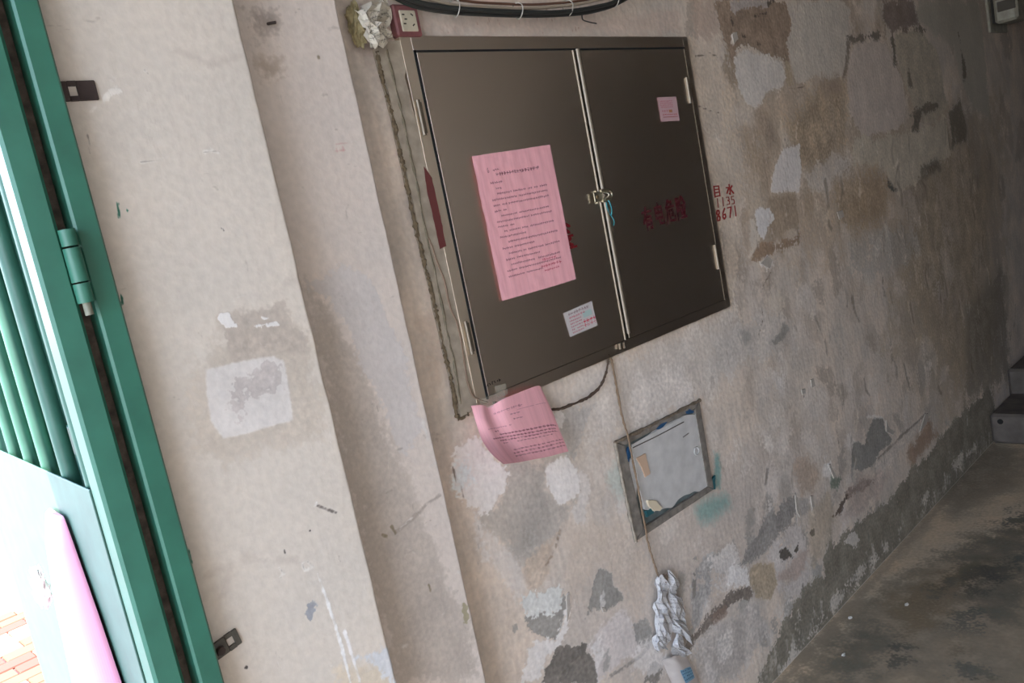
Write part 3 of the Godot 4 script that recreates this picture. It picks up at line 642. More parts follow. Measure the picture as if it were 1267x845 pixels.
	for q in [PackedVector2Array([Vector2(1.1912, 1.5665), Vector2(1.2405, 1.5728), Vector2(1.3011, 1.5482), Vector2(1.3247, 1.4634), Vector2(1.2397, 1.4473), Vector2(1.2234, 1.5185)]), PackedVector2Array([Vector2(1.2115, 1.4499), Vector2(1.2526, 1.4414), Vector2(1.2054, 1.3384), Vector2(1.1704, 1.3497)])]:
		patch(c, q, Color8(150, 134, 118), 0.7, 0.012, 0.015, -12, 0.2)
	patch(c, PackedVector2Array([Vector2(1.229, 1.3354), Vector2(1.2544, 1.3846), Vector2(1.2966, 1.423), Vector2(1.3533, 1.4562), Vector2(1.4496, 1.4577), Vector2(1.4271, 1.3706), Vector2(1.393, 1.315), Vector2(1.3231, 1.3286), Vector2(1.2805, 1.3242)]), Color8(202, 196, 192), 0.95, 0.003, 0.006, 24, 0.05)
	patch(c, PackedVector2Array([Vector2(1.2004, 1.3225), Vector2(1.2404, 1.3245), Vector2(1.3759, 1.3122), Vector2(1.3738, 1.2381), Vector2(1.3564, 1.2009), Vector2(1.3088, 1.2182), Vector2(1.2391, 1.2097), Vector2(1.1805, 1.2286), Vector2(1.207, 1.2815)]), Color8(150, 134, 116), 0.9, 0.005, 0.01, -18, 0.15)
	patch(c, PackedVector2Array([Vector2(1.1154, 1.2944), Vector2(1.1648, 1.3015), Vector2(1.2005, 1.2919), Vector2(1.2202, 1.2606), Vector2(1.1727, 1.2346), Vector2(1.1458, 1.2106), Vector2(1.1152, 1.2342)]), Color8(204, 200, 198), 0.95, 0.003, 0.006, 22, 0.05)
	patch(c, PackedVector2Array([Vector2(1.0193, 1.263), Vector2(1.101, 1.278), Vector2(1.1186, 1.215), Vector2(1.0823, 1.1886), Vector2(1.0393, 1.1686), Vector2(1.0271, 1.2164)]), Color8(200, 190, 178), 0.85, 0.004, 0.006, 18, 0.06)
	patch(c, PackedVector2Array([Vector2(1.0565, 1.1655), Vector2(1.0809, 1.1843), Vector2(1.1235, 1.2002), Vector2(1.208, 1.1908), Vector2(1.3214, 1.1916), Vector2(1.3652, 1.1946), Vector2(1.353, 1.1566), Vector2(1.239, 1.1614), Vector2(1.1244, 1.1578)]), Color8(140, 118, 98), 0.9, 0.006, 0.01, -16, 0.15)
	patch(c, PackedVector2Array([Vector2(1.1023, 1.1478), Vector2(1.1514, 1.1672), Vector2(1.1796, 1.1479), Vector2(1.1771, 1.1244), Vector2(1.1359, 1.1179)]), Color8(204, 198, 194), 0.85, 0.003, 0.008, 18)
	patch(c, PackedVector2Array([Vector2(1.0307, 1.2996), Vector2(1.0708, 1.328), Vector2(1.0716, 1.2136), Vector2(1.0377, 1.1781), Vector2(1.0199, 1.2222)]), Color8(158, 140, 122), 0.6, 0.01, 0.01, -6)
	patch(c, PackedVector2Array([Vector2(1.4476, 1.3658), Vector2(1.6694, 1.4207), Vector2(1.8113, 1.3672), Vector2(1.7665, 1.331), Vector2(1.5698, 1.3007), Vector2(1.4612, 1.3216)]), Color8(186, 178, 170), 0.7, 0.012, 0.02, 10)
	patch(c, PackedVector2Array([Vector2(1.6934, 1.1098), Vector2(1.864, 1.1154), Vector2(2.157, 1.0932), Vector2(2.3101, 1.0541), Vector2(2.3304, 0.9876), Vector2(2.1458, 0.9427), Vector2(1.8458, 0.956), Vector2(1.6635, 1.0195)]), Color8(160, 157, 152), 0.5, 0.02, 0.03, 4, 0.25, 0.1)
	patch(c, PackedVector2Array([Vector2(0.7912, 1.0027), Vector2(1.105, 1.0198), Vector2(1.2312, 0.9422), Vector2(1.2334, 0.8667), Vector2(0.9699, 0.8882), Vector2(0.7602, 0.9015)]), Color8(178, 172, 166), 0.5, 0.02, 0.03, 4, 0.2)
	patch(c, PackedVector2Array([Vector2(1.0876, 0.9187), Vector2(1.1557, 0.9308), Vector2(1.1817, 0.949), Vector2(1.206, 0.9284), Vector2(1.1687, 0.908), Vector2(1.1173, 0.904)]), Color8(128, 124, 118), 0.8, 0.006, 0.008, -14)
	patch(c, PackedVector2Array([Vector2(0.9289, 0.9864), Vector2(0.9813, 0.9828), Vector2(0.9986, 0.9507), Vector2(0.9512, 0.9441)]), Color8(140, 136, 130), 0.7, 0.01, 0.01, -10)
	patch(c, PackedVector2Array([Vector2(2.7457, 0.6547), Vector2(3.3049, 0.7252), Vector2(3.2485, 0.2281), Vector2(2.9346, 0.2405), Vector2(2.6046, 0.2665)]), Color8(120, 112, 100), 0.6, 0.05, 0.04, 0, 0.2)  # shade of the dark far end by the stairs, painted into the plaster
	# teal over-spray round the lower box, rust on the corner above the cabinet
	patch(c, PackedVector2Array([Vector2(0.6009, 0.6106), Vector2(0.6718, 0.6132), Vector2(0.7458, 0.5887), Vector2(0.7526, 0.5563), Vector2(0.676, 0.5489), Vector2(0.6044, 0.5719)]), Color8(84, 132, 128), 0.55, 0.04, 0.01, 0)
	patch(c, PackedVector2Array([Vector2(0.2847, 0.8115), Vector2(0.3606, 0.8421), Vector2(0.3621, 0.7627), Vector2(0.3099, 0.7437)]), Color8(150, 166, 160), 0.45, 0.03, 0.01, 0)
	patch(c, PackedVector2Array([Vector2(0.7192, 0.7157), Vector2(0.7412, 0.7079), Vector2(0.72, 0.6124), Vector2(0.6909, 0.6236)]), Color8(80, 130, 128), 0.6, 0.015, 0.006, 0)
	for i in 40:
		var p := Vector2(rng.randf_range(0.05, 0.5), rng.randf_range(1.78, 1.83))
		scratch(c, PackedVector2Array([p, p + Vector2(rng.randf_range(-.006, .006), rng.randf_range(-.008, .008)), p + Vector2(0.004, 0.004)]), 0.003, Color8(128, 92, 76), 0.6)
	# cracks
	for q in [PackedVector2Array([Vector2(0.9336, 1.7281), Vector2(0.9743, 1.7317), Vector2(1.0078, 1.7355), Vector2(1.0311, 1.7309), Vector2(1.0499, 1.7243), Vector2(1.07, 1.7348)]), PackedVector2Array([Vector2(0.9038, 1.6045), Vector2(0.9776, 1.5835), Vector2(1.0095, 1.5795)]), PackedVector2Array([Vector2(1.1596, 1.1157), Vector2(1.108, 1.0903), Vector2(1.0773, 1.0683), Vector2(1.0751, 1.0311), Vector2(1.0712, 1.0037)]), PackedVector2Array([Vector2(1.0677, 0.9927), Vector2(1.0398, 0.9639), Vector2(1.0243, 0.9442)]), PackedVector2Array([Vector2(1.428, 1.6252), Vector2(1.4755, 1.6233), Vector2(1.5383, 1.6307)]), PackedVector2Array([Vector2(-0.1341, 0.9878), Vector2(-0.1255, 0.9297), Vector2(-0.1295, 0.8857)])]:
		scratch(c, q, 0.004, Color8(92, 80, 70), 0.85, -24)
	for q in [PackedVector2Array([Vector2(1.2888, 1.4618), Vector2(1.2686, 1.4139)]), PackedVector2Array([Vector2(0.9238, 1.5403), Vector2(0.9983, 1.5023), Vector2(0.9979, 1.4871)]), PackedVector2Array([Vector2(1.2557, 0.9862), Vector2(1.2399, 0.9202), Vector2(1.1972, 0.9009)]), PackedVector2Array([Vector2(0.9254, 1.0032), Vector2(0.9598, 0.9142), Vector2(0.9775, 0.8392)])]:
		scratch(c, q, 0.005, Color8(206, 198, 188), 0.5, 14)
	flecks(c, 300, Vector2(0.7, 0.45), Vector2(2.6, 1.5), 0.08, 0.007, [Color8(210, 202, 194), Color8(130, 118, 106), Color8(200, 190, 180)], 0.6, 0.35)
	flecks(c, 190, Vector2(1.3, 0.3), Vector2(3.4, 1.4), 0.12, 0.012, [Color8(196, 186, 172), Color8(104, 94, 82), Color8(190, 178, 164)], 0.6, 0.25)
	flecks(c, 60, Vector2(0.0, 0.2), Vector2(0.9, 1.0), 0.05, 0.004, [Color8(214, 208, 202), Color8(140, 132, 124)], 0.5, 0.6)
	for i in 30:
		var p := Vector2(rng.randf_range(0.0, 2.0), rng.randf_range(0.3, 1.7))
		scratch(c, PackedVector2Array([p, p + Vector2(0.003, 0.002)]), 0.005, Color8(70, 62, 56), 0.8, -20)
	# left of the cabinet: stains by the corner
	patch(c, PackedVector2Array([Vector2(-0.1439, 1.8249), Vector2(-0.0774, 1.8126), Vector2(-0.0929, 1.7565), Vector2(-0.131, 1.7152), Vector2(-0.1456, 1.7569)]), Color8(160, 146, 138), 0.6, 0.02, 0.01, 0)
	patch(c, PackedVector2Array([Vector2(-0.1341, 1.2728), Vector2(-0.0951, 1.2714), Vector2(-0.105, 1.1495), Vector2(-0.1315, 1.1416)]), Color8(176, 158, 142), 0.5, 0.02, 0.01, 0)
	patch(c, PackedVector2Array([Vector2(-0.1627, 1.0657), Vector2(-0.1445, 1.0596), Vector2(-0.1485, 1.0452), Vector2(-0.1635, 1.0488)]), Color8(120, 104, 96), 0.7, 0.01, 0.006, 0)
	scratch(c, PackedVector2Array([Vector2(-0.103, 0.8582), Vector2(-0.1198, 0.799), Vector2(-0.1362, 0.7565)]), 0.003, grey, 0.7)
	return c

func left_canvas() -> Canvas:   # the broad pier that carries the gate
	var c := Canvas.new(512, 1280, -0.80, -0.42, 0.55, 1.95)
	base(c, Color8(212, 202, 190), 0.022, 0.0, 0.03, 0.006)
	patch(c, PackedVector2Array([Vector2(-0.6054, 1.3266), Vector2(-0.5557, 1.3591), Vector2(-0.4439, 1.3351), Vector2(-0.4277, 1.2919), Vector2(-0.4546, 1.1626), Vector2(-0.5436, 1.1735), Vector2(-0.6056, 1.1732), Vector2(-0.6335, 1.2004)]), Color8(190, 177, 162), 0.55, 0.02, 0.015, 0, 0.15)
	patch(c, PackedVector2Array([Vector2(-0.5612, 1.3695), Vector2(-0.5275, 1.3732), Vector2(-0.4614, 1.3704), Vector2(-0.4573, 1.3359), Vector2(-0.4372, 1.3189), Vector2(-0.4401, 1.2877), Vector2(-0.4972, 1.2967), Vector2(-0.5658, 1.2989), Vector2(-0.5659, 1.3389)]), Color8(186, 174, 162), 0.75, 0.006, 0.006, -8, 0.12)
	patch(c, PackedVector2Array([Vector2(-0.6002, 1.3073), Vector2(-0.5461, 1.3039), Vector2(-0.4994, 1.2985), Vector2(-0.484, 1.2872), Vector2(-0.4869, 1.2469), Vector2(-0.4941, 1.2005), Vector2(-0.5482, 1.2037), Vector2(-0.6009, 1.2086), Vector2(-0.6096, 1.2378), Vector2(-0.6076, 1.2711)]), Color8(218, 212, 207), 0.9, 0.003, 0.0012, 10, 0.05)
	patch(c, PackedVector2Array([Vector2(-0.5701, 1.2921), Vector2(-0.5588, 1.2935), Vector2(-0.5474, 1.2764), Vector2(-0.5114, 1.2922), Vector2(-0.4877, 1.2834), Vector2(-0.4931, 1.2536), Vector2(-0.5065, 1.2335), Vector2(-0.524, 1.246), Vector2(-0.5358, 1.2401), Vector2(-0.5556, 1.2461), Vector2(-0.5631, 1.2321), Vector2(-0.5731, 1.2492), Vector2(-0.5809, 1.2654)]), Color8(190, 181, 176), 0.9, 0.004, 0.010, -6, 0.12, 0.12)
	for q in [PackedVector2Array([Vector2(-0.5618, 1.3719), Vector2(-0.5542, 1.3735), Vector2(-0.5479, 1.3698), Vector2(-0.5431, 1.3607), Vector2(-0.5408, 1.351), Vector2(-0.5509, 1.35), Vector2(-0.5619, 1.3583)]), PackedVector2Array([Vector2(-0.5198, 1.346), Vector2(-0.5112, 1.3498), Vector2(-0.5073, 1.3454), Vector2(-0.4962, 1.3486), Vector2(-0.4765, 1.344), Vector2(-0.474, 1.3338), Vector2(-0.4845, 1.334), Vector2(-0.5058, 1.3415), Vector2(-0.5139, 1.3399)]), PackedVector2Array([Vector2(-0.5029, 1.3572), Vector2(-0.4941, 1.3563), Vector2(-0.4898, 1.3483), Vector2(-0.501, 1.3497)])]:
		patch(c, q, Color8(228, 224, 220), 1.0, 0.001, 0.003, 30, 0.04)
	patch(c, PackedVector2Array([Vector2(-0.5387, 0.9417), Vector2(-0.5351, 0.9348), Vector2(-0.5271, 0.9334), Vector2(-0.5363, 0.9149), Vector2(-0.5455, 0.9068), Vector2(-0.5467, 0.9227)]), Color8(150, 152, 158), 0.9, 0.002, 0.004, -24)
	patch(c, PackedVector2Array([Vector2(-0.5178, 0.8164), Vector2(-0.4757, 0.8063), Vector2(-0.4356, 0.7814), Vector2(-0.4265, 0.7441), Vector2(-0.4516, 0.7237), Vector2(-0.5303, 0.7705)]), Color8(212, 196, 172), 0.6, 0.012, 0.01, -6)
	patch(c, PackedVector2Array([Vector2(-0.4873, 0.8195), Vector2(-0.4438, 0.8093), Vector2(-0.4249, 0.8199), Vector2(-0.4265, 0.7441), Vector2(-0.436, 0.7566), Vector2(-0.463, 0.7966)]), Color8(206, 208, 212), 0.85, 0.008, 0.008, 8)
	scratch(c, PackedVector2Array([Vector2(-0.5135, 0.973), Vector2(-0.5116, 0.9439), Vector2(-0.5077, 0.9057), Vector2(-0.5051, 0.8624), Vector2(-0.5047, 0.7889)]), 0.0035, Color8(230, 228, 226), 0.9, 20)
	scratch(c, PackedVector2Array([Vector2(-0.4943, 0.8699), Vector2(-0.4919, 0.8354), Vector2(-0.4891, 0.78)]), 0.0035, Color8(226, 222, 220), 0.9, 18)
	scratch(c, PackedVector2Array([Vector2(-0.4889, 1.068), Vector2(-0.4774, 1.0583), Vector2(-0.4585, 1.0429)]), 0.003, Color8(104, 96, 90), 0.9, -30)
	scratch(c, PackedVector2Array([Vector2(-0.4943, 1.0689), Vector2(-0.4867, 1.0709)]), 0.004, Color8(228, 224, 220), 0.9, 20)
	for q in [PackedVector2Array([Vector2(-0.5567, 1.0291), Vector2(-0.5535, 1.0264), Vector2(-0.5541, 1.0192), Vector2(-0.5574, 1.0219)]), PackedVector2Array([Vector2(-0.5108, 1.0391), Vector2(-0.507, 1.0375), Vector2(-0.508, 1.0341), Vector2(-0.5117, 1.0357)]), PackedVector2Array([Vector2(-0.6517, 0.8989), Vector2(-0.6485, 0.8971), Vector2(-0.6494, 0.8939), Vector2(-0.6526, 0.8957)]), PackedVector2Array([Vector2(-0.5288, 1.4857), Vector2(-0.5254, 1.4851), Vector2(-0.5262, 1.4819)])]:
		patch(c, q, Color8(70, 66, 64), 0.95, 0.001, 0.001, -40)
	for q in [PackedVector2Array([Vector2(-0.6143, 1.5847), Vector2(-0.597, 1.5861), Vector2(-0.575, 1.5871)]), PackedVector2Array([Vector2(-0.5268, 1.5901), Vector2(-0.5148, 1.5912), Vector2(-0.504, 1.5869)]), PackedVector2Array([Vector2(-0.5808, 1.7028), Vector2(-0.5746, 1.6945)]), PackedVector2Array([Vector2(-0.535, 0.9956), Vector2(-0.5252, 0.9962), Vector2(-0.5178, 0.9827), Vector2(-0.5314, 0.9838), Vector2(-0.535, 0.9956)]), PackedVector2Array([Vector2(-0.5694, 1.0064), Vector2(-0.5637, 0.9938), Vector2(-0.5722, 0.9916)])]:
		scratch(c, q, 0.004, Color8(224, 218, 210), 0.9, 24)
		scratch(c, q, 0.0015, Color8(140, 130, 120), 0.7, -10)
	for q in [PackedVector2Array([Vector2(-0.6568, 1.5403), Vector2(-0.6541, 1.539), Vector2(-0.6574, 1.519), Vector2(-0.6608, 1.5174)]), PackedVector2Array([Vector2(-0.6474, 1.5299), Vector2(-0.6447, 1.5285), Vector2(-0.6468, 1.5246)]), PackedVector2Array([Vector2(-0.6814, 1.4284), Vector2(-0.6796, 1.4198), Vector2(-0.6842, 1.4062), Vector2(-0.685, 1.4147)]), PackedVector2Array([Vector2(-0.6846, 1.0936), Vector2(-0.6828, 1.0837), Vector2(-0.6833, 1.0611), Vector2(-0.6866, 1.0695)])]:
		patch(c, q, Color8(40, 100, 82), 0.95, 0.001, 0.0006, 14)
	for q in [PackedVector2Array([Vector2(-0.6279, 1.6761), Vector2(-0.6148, 1.6876), Vector2(-0.615, 1.6755)]), PackedVector2Array([Vector2(-0.6429, 1.6608), Vector2(-0.6324, 1.6703), Vector2(-0.6395, 1.6587)])]:
		patch(c, q, Color8(222, 216, 208), 0.9, 0.002, 0.005, 24)
	scratch(c, PackedVector2Array([Vector2(-0.6696, 1.6259), Vector2(-0.6722, 1.6014)]), 0.0015, Color8(110, 104, 100), 0.7, -10)
	for q in [PackedVector2Array([Vector2(-0.5323, 1.7269), Vector2(-0.4866, 1.705), Vector2(-0.4353, 1.7151)]), PackedVector2Array([Vector2(-0.6763, 1.0406), Vector2(-0.6357, 1.0393), Vector2(-0.6575, 1.0024)]), PackedVector2Array([Vector2(-0.4572, 1.3957), Vector2(-0.4273, 1.3957), Vector2(-0.4226, 1.3826)]), PackedVector2Array([Vector2(-0.6167, 1.0425), Vector2(-0.5674, 1.0141), Vector2(-0.5362, 1.0062)])]:
		scratch(c, q, 0.010, Color8(184, 172, 162), 0.35)
	flecks(c, 60, Vector2(-0.7, 0.6), Vector2(-0.42, 1.9), 0.03, 0.002, [Color8(150, 140, 130), Color8(226, 220, 214)], 0.5, 1.2)
	return c

func pier_canvas() -> Canvas:   # the narrow stepped pier
	var c := Canvas.new(384, 1280, -0.45, -0.20, 0.4, 1.95)
	base(c, Color8(220, 208, 198), 0.02, 0.01, 0.03, 0.006)
	patch(c, PackedVector2Array([Vector2(-0.3821, 1.3855), Vector2(-0.3534, 1.3536), Vector2(-0.3224, 1.2664), Vector2(-0.3013, 1.164), Vector2(-0.2915, 1.0759), Vector2(-0.2725, 0.9522), Vector2(-0.2357, 0.8148), Vector2(-0.2108, 0.6035), Vector2(-0.3786, 0.6997), Vector2(-0.3985, 0.9903), Vector2(-0.3908, 1.2447)]), Color8(182, 171, 160), 0.65, 0.02, 0.015, -8, 0.14)
	patch(c, PackedVector2Array([Vector2(-0.3821, 1.3855), Vector2(-0.3177, 1.399), Vector2(-0.2474, 1.3584), Vector2(-0.2351, 1.2154), Vector2(-0.2316, 1.0989), Vector2(-0.2755, 1.0703), Vector2(-0.3013, 1.164), Vector2(-0.3224, 1.2664), Vector2(-0.3495, 1.3397)]), Color8(206, 200, 197), 0.7, 0.008, 0.01, 8, 0.06)
	patch(c, PackedVector2Array([Vector2(-0.381, 1.8008), Vector2(-0.3185, 1.8048), Vector2(-0.3219, 1.7661), Vector2(-0.368, 1.7599)]), Color8(164, 152, 143), 0.7, 0.02, 0.015, 0, 0.25)
	patch(c, PackedVector2Array([Vector2(-0.3776, 1.7244), Vector2(-0.3395, 1.7274), Vector2(-0.3372, 1.6994), Vector2(-0.3761, 1.6945)]), Color8(178, 162, 146), 0.7, 0.02, 0.012, 0, 0.15)
	scratch(c, PackedVector2Array([Vector2(-0.3306, 0.9473), Vector2(-0.2934, 0.9549), Vector2(-0.2493, 0.9695), Vector2(-0.2184, 0.9723)]), 0.006, Color8(160, 148, 138), 0.7, -20)
	scratch(c, PackedVector2Array([Vector2(-0.3195, 0.9499), Vector2(-0.2887, 0.9589)]), 0.003, Color8(220, 214, 208), 0.8, 10)
	for q in [PackedVector2Array([Vector2(-0.3332, 0.9629), Vector2(-0.3283, 0.9434)]), PackedVector2Array([Vector2(-0.3557, 0.9552), Vector2(-0.3443, 0.9475)]), PackedVector2Array([Vector2(-0.2705, 1.7288), Vector2(-0.2663, 1.7275)]), PackedVector2Array([Vector2(-0.2867, 0.836), Vector2(-0.2855, 0.8203)])]:
		scratch(c, q, 0.004, Color8(120, 108, 84), 0.7)
	for q in [PackedVector2Array([Vector2(-0.277, 1.5814), Vector2(-0.2551, 1.5808)]), PackedVector2Array([Vector2(-0.2726, 1.5862), Vector2(-0.272, 1.5771)]), PackedVector2Array([Vector2(-0.2596, 1.5877), Vector2(-0.2593, 1.5772)]), PackedVector2Array([Vector2(-0.2727, 1.5914), Vector2(-0.2457, 1.5917)])]:
		scratch(c, q, 0.003, Color8(206, 156, 150), 0.6)
	for q in [PackedVector2Array([Vector2(-0.2328, 1.0286), Vector2(-0.2041, 1.0301)]), PackedVector2Array([Vector2(-0.2211, 1.1101), Vector2(-0.2203, 1.073)]), PackedVector2Array([Vector2(-0.3686, 0.761), Vector2(-0.3541, 0.7562)]), PackedVector2Array([Vector2(-0.2217, 0.8299), Vector2(-0.2137, 0.8231)])]:
		scratch(c, q, 0.006, Color8(222, 217, 212), 0.7, 16)
	patch(c, PackedVector2Array([Vector2(-0.2246, 0.7705), Vector2(-0.2152, 0.7612), Vector2(-0.2195, 0.7318), Vector2(-0.2291, 0.7335)]), Color8(150, 142, 110), 0.7, 0.002, 0.004, 0)
	flecks(c, 60, Vector2(-0.43, 0.45), Vector2(-0.21, 1.9), 0.03, 0.003, [Color8(150, 140, 130), Color8(222, 216, 210)], 0.5, 1.2)
	return c

func floor_canvas() -> Canvas:   # y of the canvas runs along -z: the top edge lies at the wall
	var c := Canvas.new(1280, 800, 0.5, 3.3, -1.75, 0.0)
	base(c, Color8(204, 182, 154), 0.06, 0.0, 0.07, 0.02)
	patch(c, PackedVector2Array([Vector2(0.7242, -0.1131), Vector2(0.9757, -0.0282), Vector2(1.1616, -0.0446), Vector2(1.356, -0.0665), Vector2(1.4951, -0.0911), Vector2(1.7058, -0.1483), Vector2(1.8771, -0.2128), Vector2(2.2135, -0.3464), Vector2(1.7757, -0.5118), Vector2(1.0775, -0.6546), Vector2(0.736, -0.5333)]), Color8(106, 98, 84), 0.75, 0.12, 0.05, 0, 0.3, 0.05)
	patch(c, PackedVector2Array([Vector2(1.3595, -0.116), Vector2(1.6648, -0.2124), Vector2(1.763, -0.3074), Vector2(1.4707, -0.3186), Vector2(1.1838, -0.2512)]), Color8(118, 100, 74), 0.5, 0.06, 0.04, 0, 0.3)
	patch(c, PackedVector2Array([Vector2(1.7224, -0.1946), Vector2(2.1113, -0.311), Vector2(1.637, -0.4544), Vector2(1.3555, -0.417), Vector2(1.4623, -0.2981)]), Color8(84, 82, 72), 0.55, 0.10, 0.05, 0, 0.4, 0.1)
	patch(c, PackedVector2Array([Vector2(1.0609, -0.0881), Vector2(1.2342, -0.139), Vector2(1.1249, -0.2271), Vector2(0.9548, -0.2024), Vector2(0.9047, -0.1441)]), Color8(84, 84, 74), 0.55, 0.08, 0.04, 0, 0.4, 0.1)
	patch(c, PackedVector2Array([Vector2(2.6915, 0.312), Vector2(2.9102, 0.0178), Vector2(2.7774, -0.1501), Vector2(2.4158, -0.2374), Vector2(2.046, -0.0949)]), Color8(120, 110, 96), 0.6, 0.1, 0.04, 0, 0.3)
	for i in 26:
		var p := Vector2(rng.randf_range(0.9, 2.2), rng.randf_range(-0.7, -0.2))
		var s := rng.randf_range(0.03, 0.12)
		patch(c, PackedVector2Array([p + Vector2(-s, 0), p + Vector2(0, s * 0.4), p + Vector2(s, 0.01), p + Vector2(0, -s * 0.5)]), [Color8(76, 80, 76), Color8(70, 68, 62), Color8(150, 134, 112), Color8(108, 98, 78)][i % 4], 0.5, 0.03, 0.04, 0, 0.3, 0.1)
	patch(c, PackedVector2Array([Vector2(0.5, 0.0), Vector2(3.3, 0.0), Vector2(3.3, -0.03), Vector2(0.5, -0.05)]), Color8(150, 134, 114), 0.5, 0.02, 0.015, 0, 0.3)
	for i in 70:
		var p := Vector2(rng.randf_range(0.7, 2.8), rng.randf_range(-0.3, -0.01))
		patch(c, PackedVector2Array([p, p + Vector2(0.008, 0.003), p + Vector2(0.004, -0.005)]), Color8(168, 160, 150), 0.7, 0.003, 0.002, 0)
	return c

# a pier with a rounded, slightly uneven arris at its right edge
func pier_mesh(c: Canvas, left: float, right: float, z: float, low: float, high: float, seed_: int) -> ArrayMesh:
	var fn := FastNoiseLite.new()
	fn.seed = seed_
	fn.frequency = 9.0
	var r := 0.007
	var prof := [Vector2(left, z), Vector2(right - r, z)]
	for k in range(1, 6):
		var a := PI / 2 * (1.0 - k / 5.0)
		prof.append(Vector2(right - r + cos(a) * r, z - r + sin(a) * r))
	prof.append(Vector2(right, 0.0))
	var rows := int((high - low) / 0.02)
	var st := start()
	var f := func(i, j):
		var y: float = low + (high - low) * j / rows
		var e := fn.get_noise_2d(y, 0.0) * 0.0018 + fn.get_noise_2d(y * 5.0, 3.0) * 0.0008
		var p: Vector2 = prof[i]
		return Vector3(p.x + (e if i > 0 else 0.0), y, p.y)
	for j in rows:
		for i in prof.size() - 1:
			var q := [f.call(i, j), f.call(i + 1, j), f.call(i + 1, j + 1), f.call(i, j + 1)]
			var nn := []
			for k in [i, i + 1]:
				var ang: float = PI / 2 if k <= 1 else PI / 2 * (1.0 - (k - 1) / 5.0) if k <= 6 else 0.0
				nn.append(Vector3(cos(ang), 0, sin(ang)))
			for t in [[0, 2, 1], [0, 3, 2]]:
				for k in t:
					st.set_normal(nn[1] if k == 1 or k == 2 else nn[0])
					st.set_uv(c.uv(Vector2(q[k].x, q[k].y)))
					st.add_vertex(q[k])
	return st.commit()

func flat_uv(c: Canvas, lo: Vector2, hi: Vector2, z: float) -> ArrayMesh:
	var st := start()
	var q := [Vector2(lo.x, lo.y), Vector2(hi.x, lo.y), Vector2(hi.x, hi.y), Vector2(lo.x, hi.y)]
	for k in [0, 2, 1, 0, 3, 2]:
		st.set_normal(Vector3.BACK)
		st.set_uv(c.uv(q[k]))
		st.add_vertex(Vector3(q[k].x, q[k].y, z))
	return st.commit()

func join(front: ArrayMesh, front_mat: Material, rest: ArrayMesh, rest_mat: Material) -> ArrayMesh:
	var m := ArrayMesh.new()
	m.add_surface_from_arrays(Mesh.PRIMITIVE_TRIANGLES, front.surface_get_arrays(0))
	m.surface_set_material(0, front_mat)
	m.add_surface_from_arrays(Mesh.PRIMITIVE_TRIANGLES, rest.surface_get_arrays(0))
	m.surface_set_material(1, rest_mat)
	return m

func open_box(lo: Vector3, hi: Vector3, skip: Vector3) -> ArrayMesh:   # a box without the face towards skip
	var st := start()
	for ax in 3:
		for s in [-1, 1]:
			var out := Vector3.ZERO
			out[ax] = s
			if out.is_equal_approx(skip):
				continue
			var u := (ax + 1) % 3
			var v := (ax + 2) % 3
			var q := []
			for p in [[0, 0], [1, 0], [1, 1], [0, 1]]:
				var e := lo
				e[ax] = hi[ax] if s > 0 else lo[ax]
				e[u] = hi[u] if p[0] else lo[u]
				e[v] = hi[v] if p[1] else lo[v]
				q.append(e)
			quad(st, q[0], q[1], q[2], q[3], out)
	return st.commit()

func grainy(c: Color, rough: float, scale: float, amount: float, bump := 0.0) -> StandardMaterial3D:   # plain material with a little mottling in the world's own scale
	var m := mat(c, rough)
	var fn := FastNoiseLite.new()
	fn.frequency = 0.02
	fn.fractal_octaves = 5
	var tex := NoiseTexture2D.new()
	tex.width = 256
	tex.height = 256
	tex.seamless = true
	tex.noise = fn
	var g := Gradient.new()
	g.set_color(0, Color(1, 1, 1).darkened(amount))
	g.set_color(1, Color(1, 1, 1))
	tex.color_ramp = g
	m.albedo_texture = tex
	m.uv1_triplanar = true
	m.uv1_world_triplanar = true
	m.uv1_scale = Vector3.ONE * scale
	if bump > 0.0:
		m.heightmap_enabled = true
		m.heightmap_texture = tex
		m.heightmap_scale = bump
	return m

# ------------------------------------------------------------------ the scene
func _ready() -> void:
	rng.seed = 77
	var cam := Camera3D.new()
	cam.name = "camera"
	cam.position = Vector3(-1.08199, 1.43036, 1.21713)
	cam.basis = Basis.from_euler(Vector3(-0.14967, -0.76297, -0.20026), EULER_ORDER_YXZ)
	cam.fov = 44.03
	cam.near = 0.02
	cam.current = true
	add_child(cam)

	var sky_mat := ProceduralSkyMaterial.new()
	sky_mat.sky_top_color = Color(0.62, 0.72, 0.86)
	sky_mat.sky_horizon_color = Color(0.88, 0.90, 0.92)
	sky_mat.ground_horizon_color = Color(0.70, 0.68, 0.66)
	sky_mat.ground_bottom_color = Color(0.45, 0.43, 0.41)
	var sky := Sky.new()
	sky.sky_material = sky_mat
	var env := Environment.new()
	env.background_mode = Environment.BG_SKY
	env.sky = sky
	env.background_energy_multiplier = 2.2
	env.tonemap_mode = Environment.TONE_MAPPER_LINEAR
	env.tonemap_exposure = 6.1
	env.sdfgi_enabled = true
	env.ssao_enabled = true
	env.ssil_enabled = true
	var we := WorldEnvironment.new()
	we.name = "world_environment"
	we.environment = env
	add_child(we)

	var sun := DirectionalLight3D.new()
	sun.name = "sun"
	sun.light_color = Color(1.0, 0.96, 0.9)
	sun.light_energy = 1.2
	sun.light_angular_distance = 0.6
	sun.shadow_enabled = true
	sun.look_at_from_position(Vector3.ZERO, Vector3(0.636, -0.766, 0.095))
	add_child(sun)

	na = noise_tile(0.012, 5, 4)
	nb = noise_tile(0.05, 9, 4)
	nc = noise_tile(0.014, 21, 5, 4)
	build_setting()
	build_gate()
	build_cabinet()
	build_lower_box()
	build_papers()
	build_wires()
	build_small()

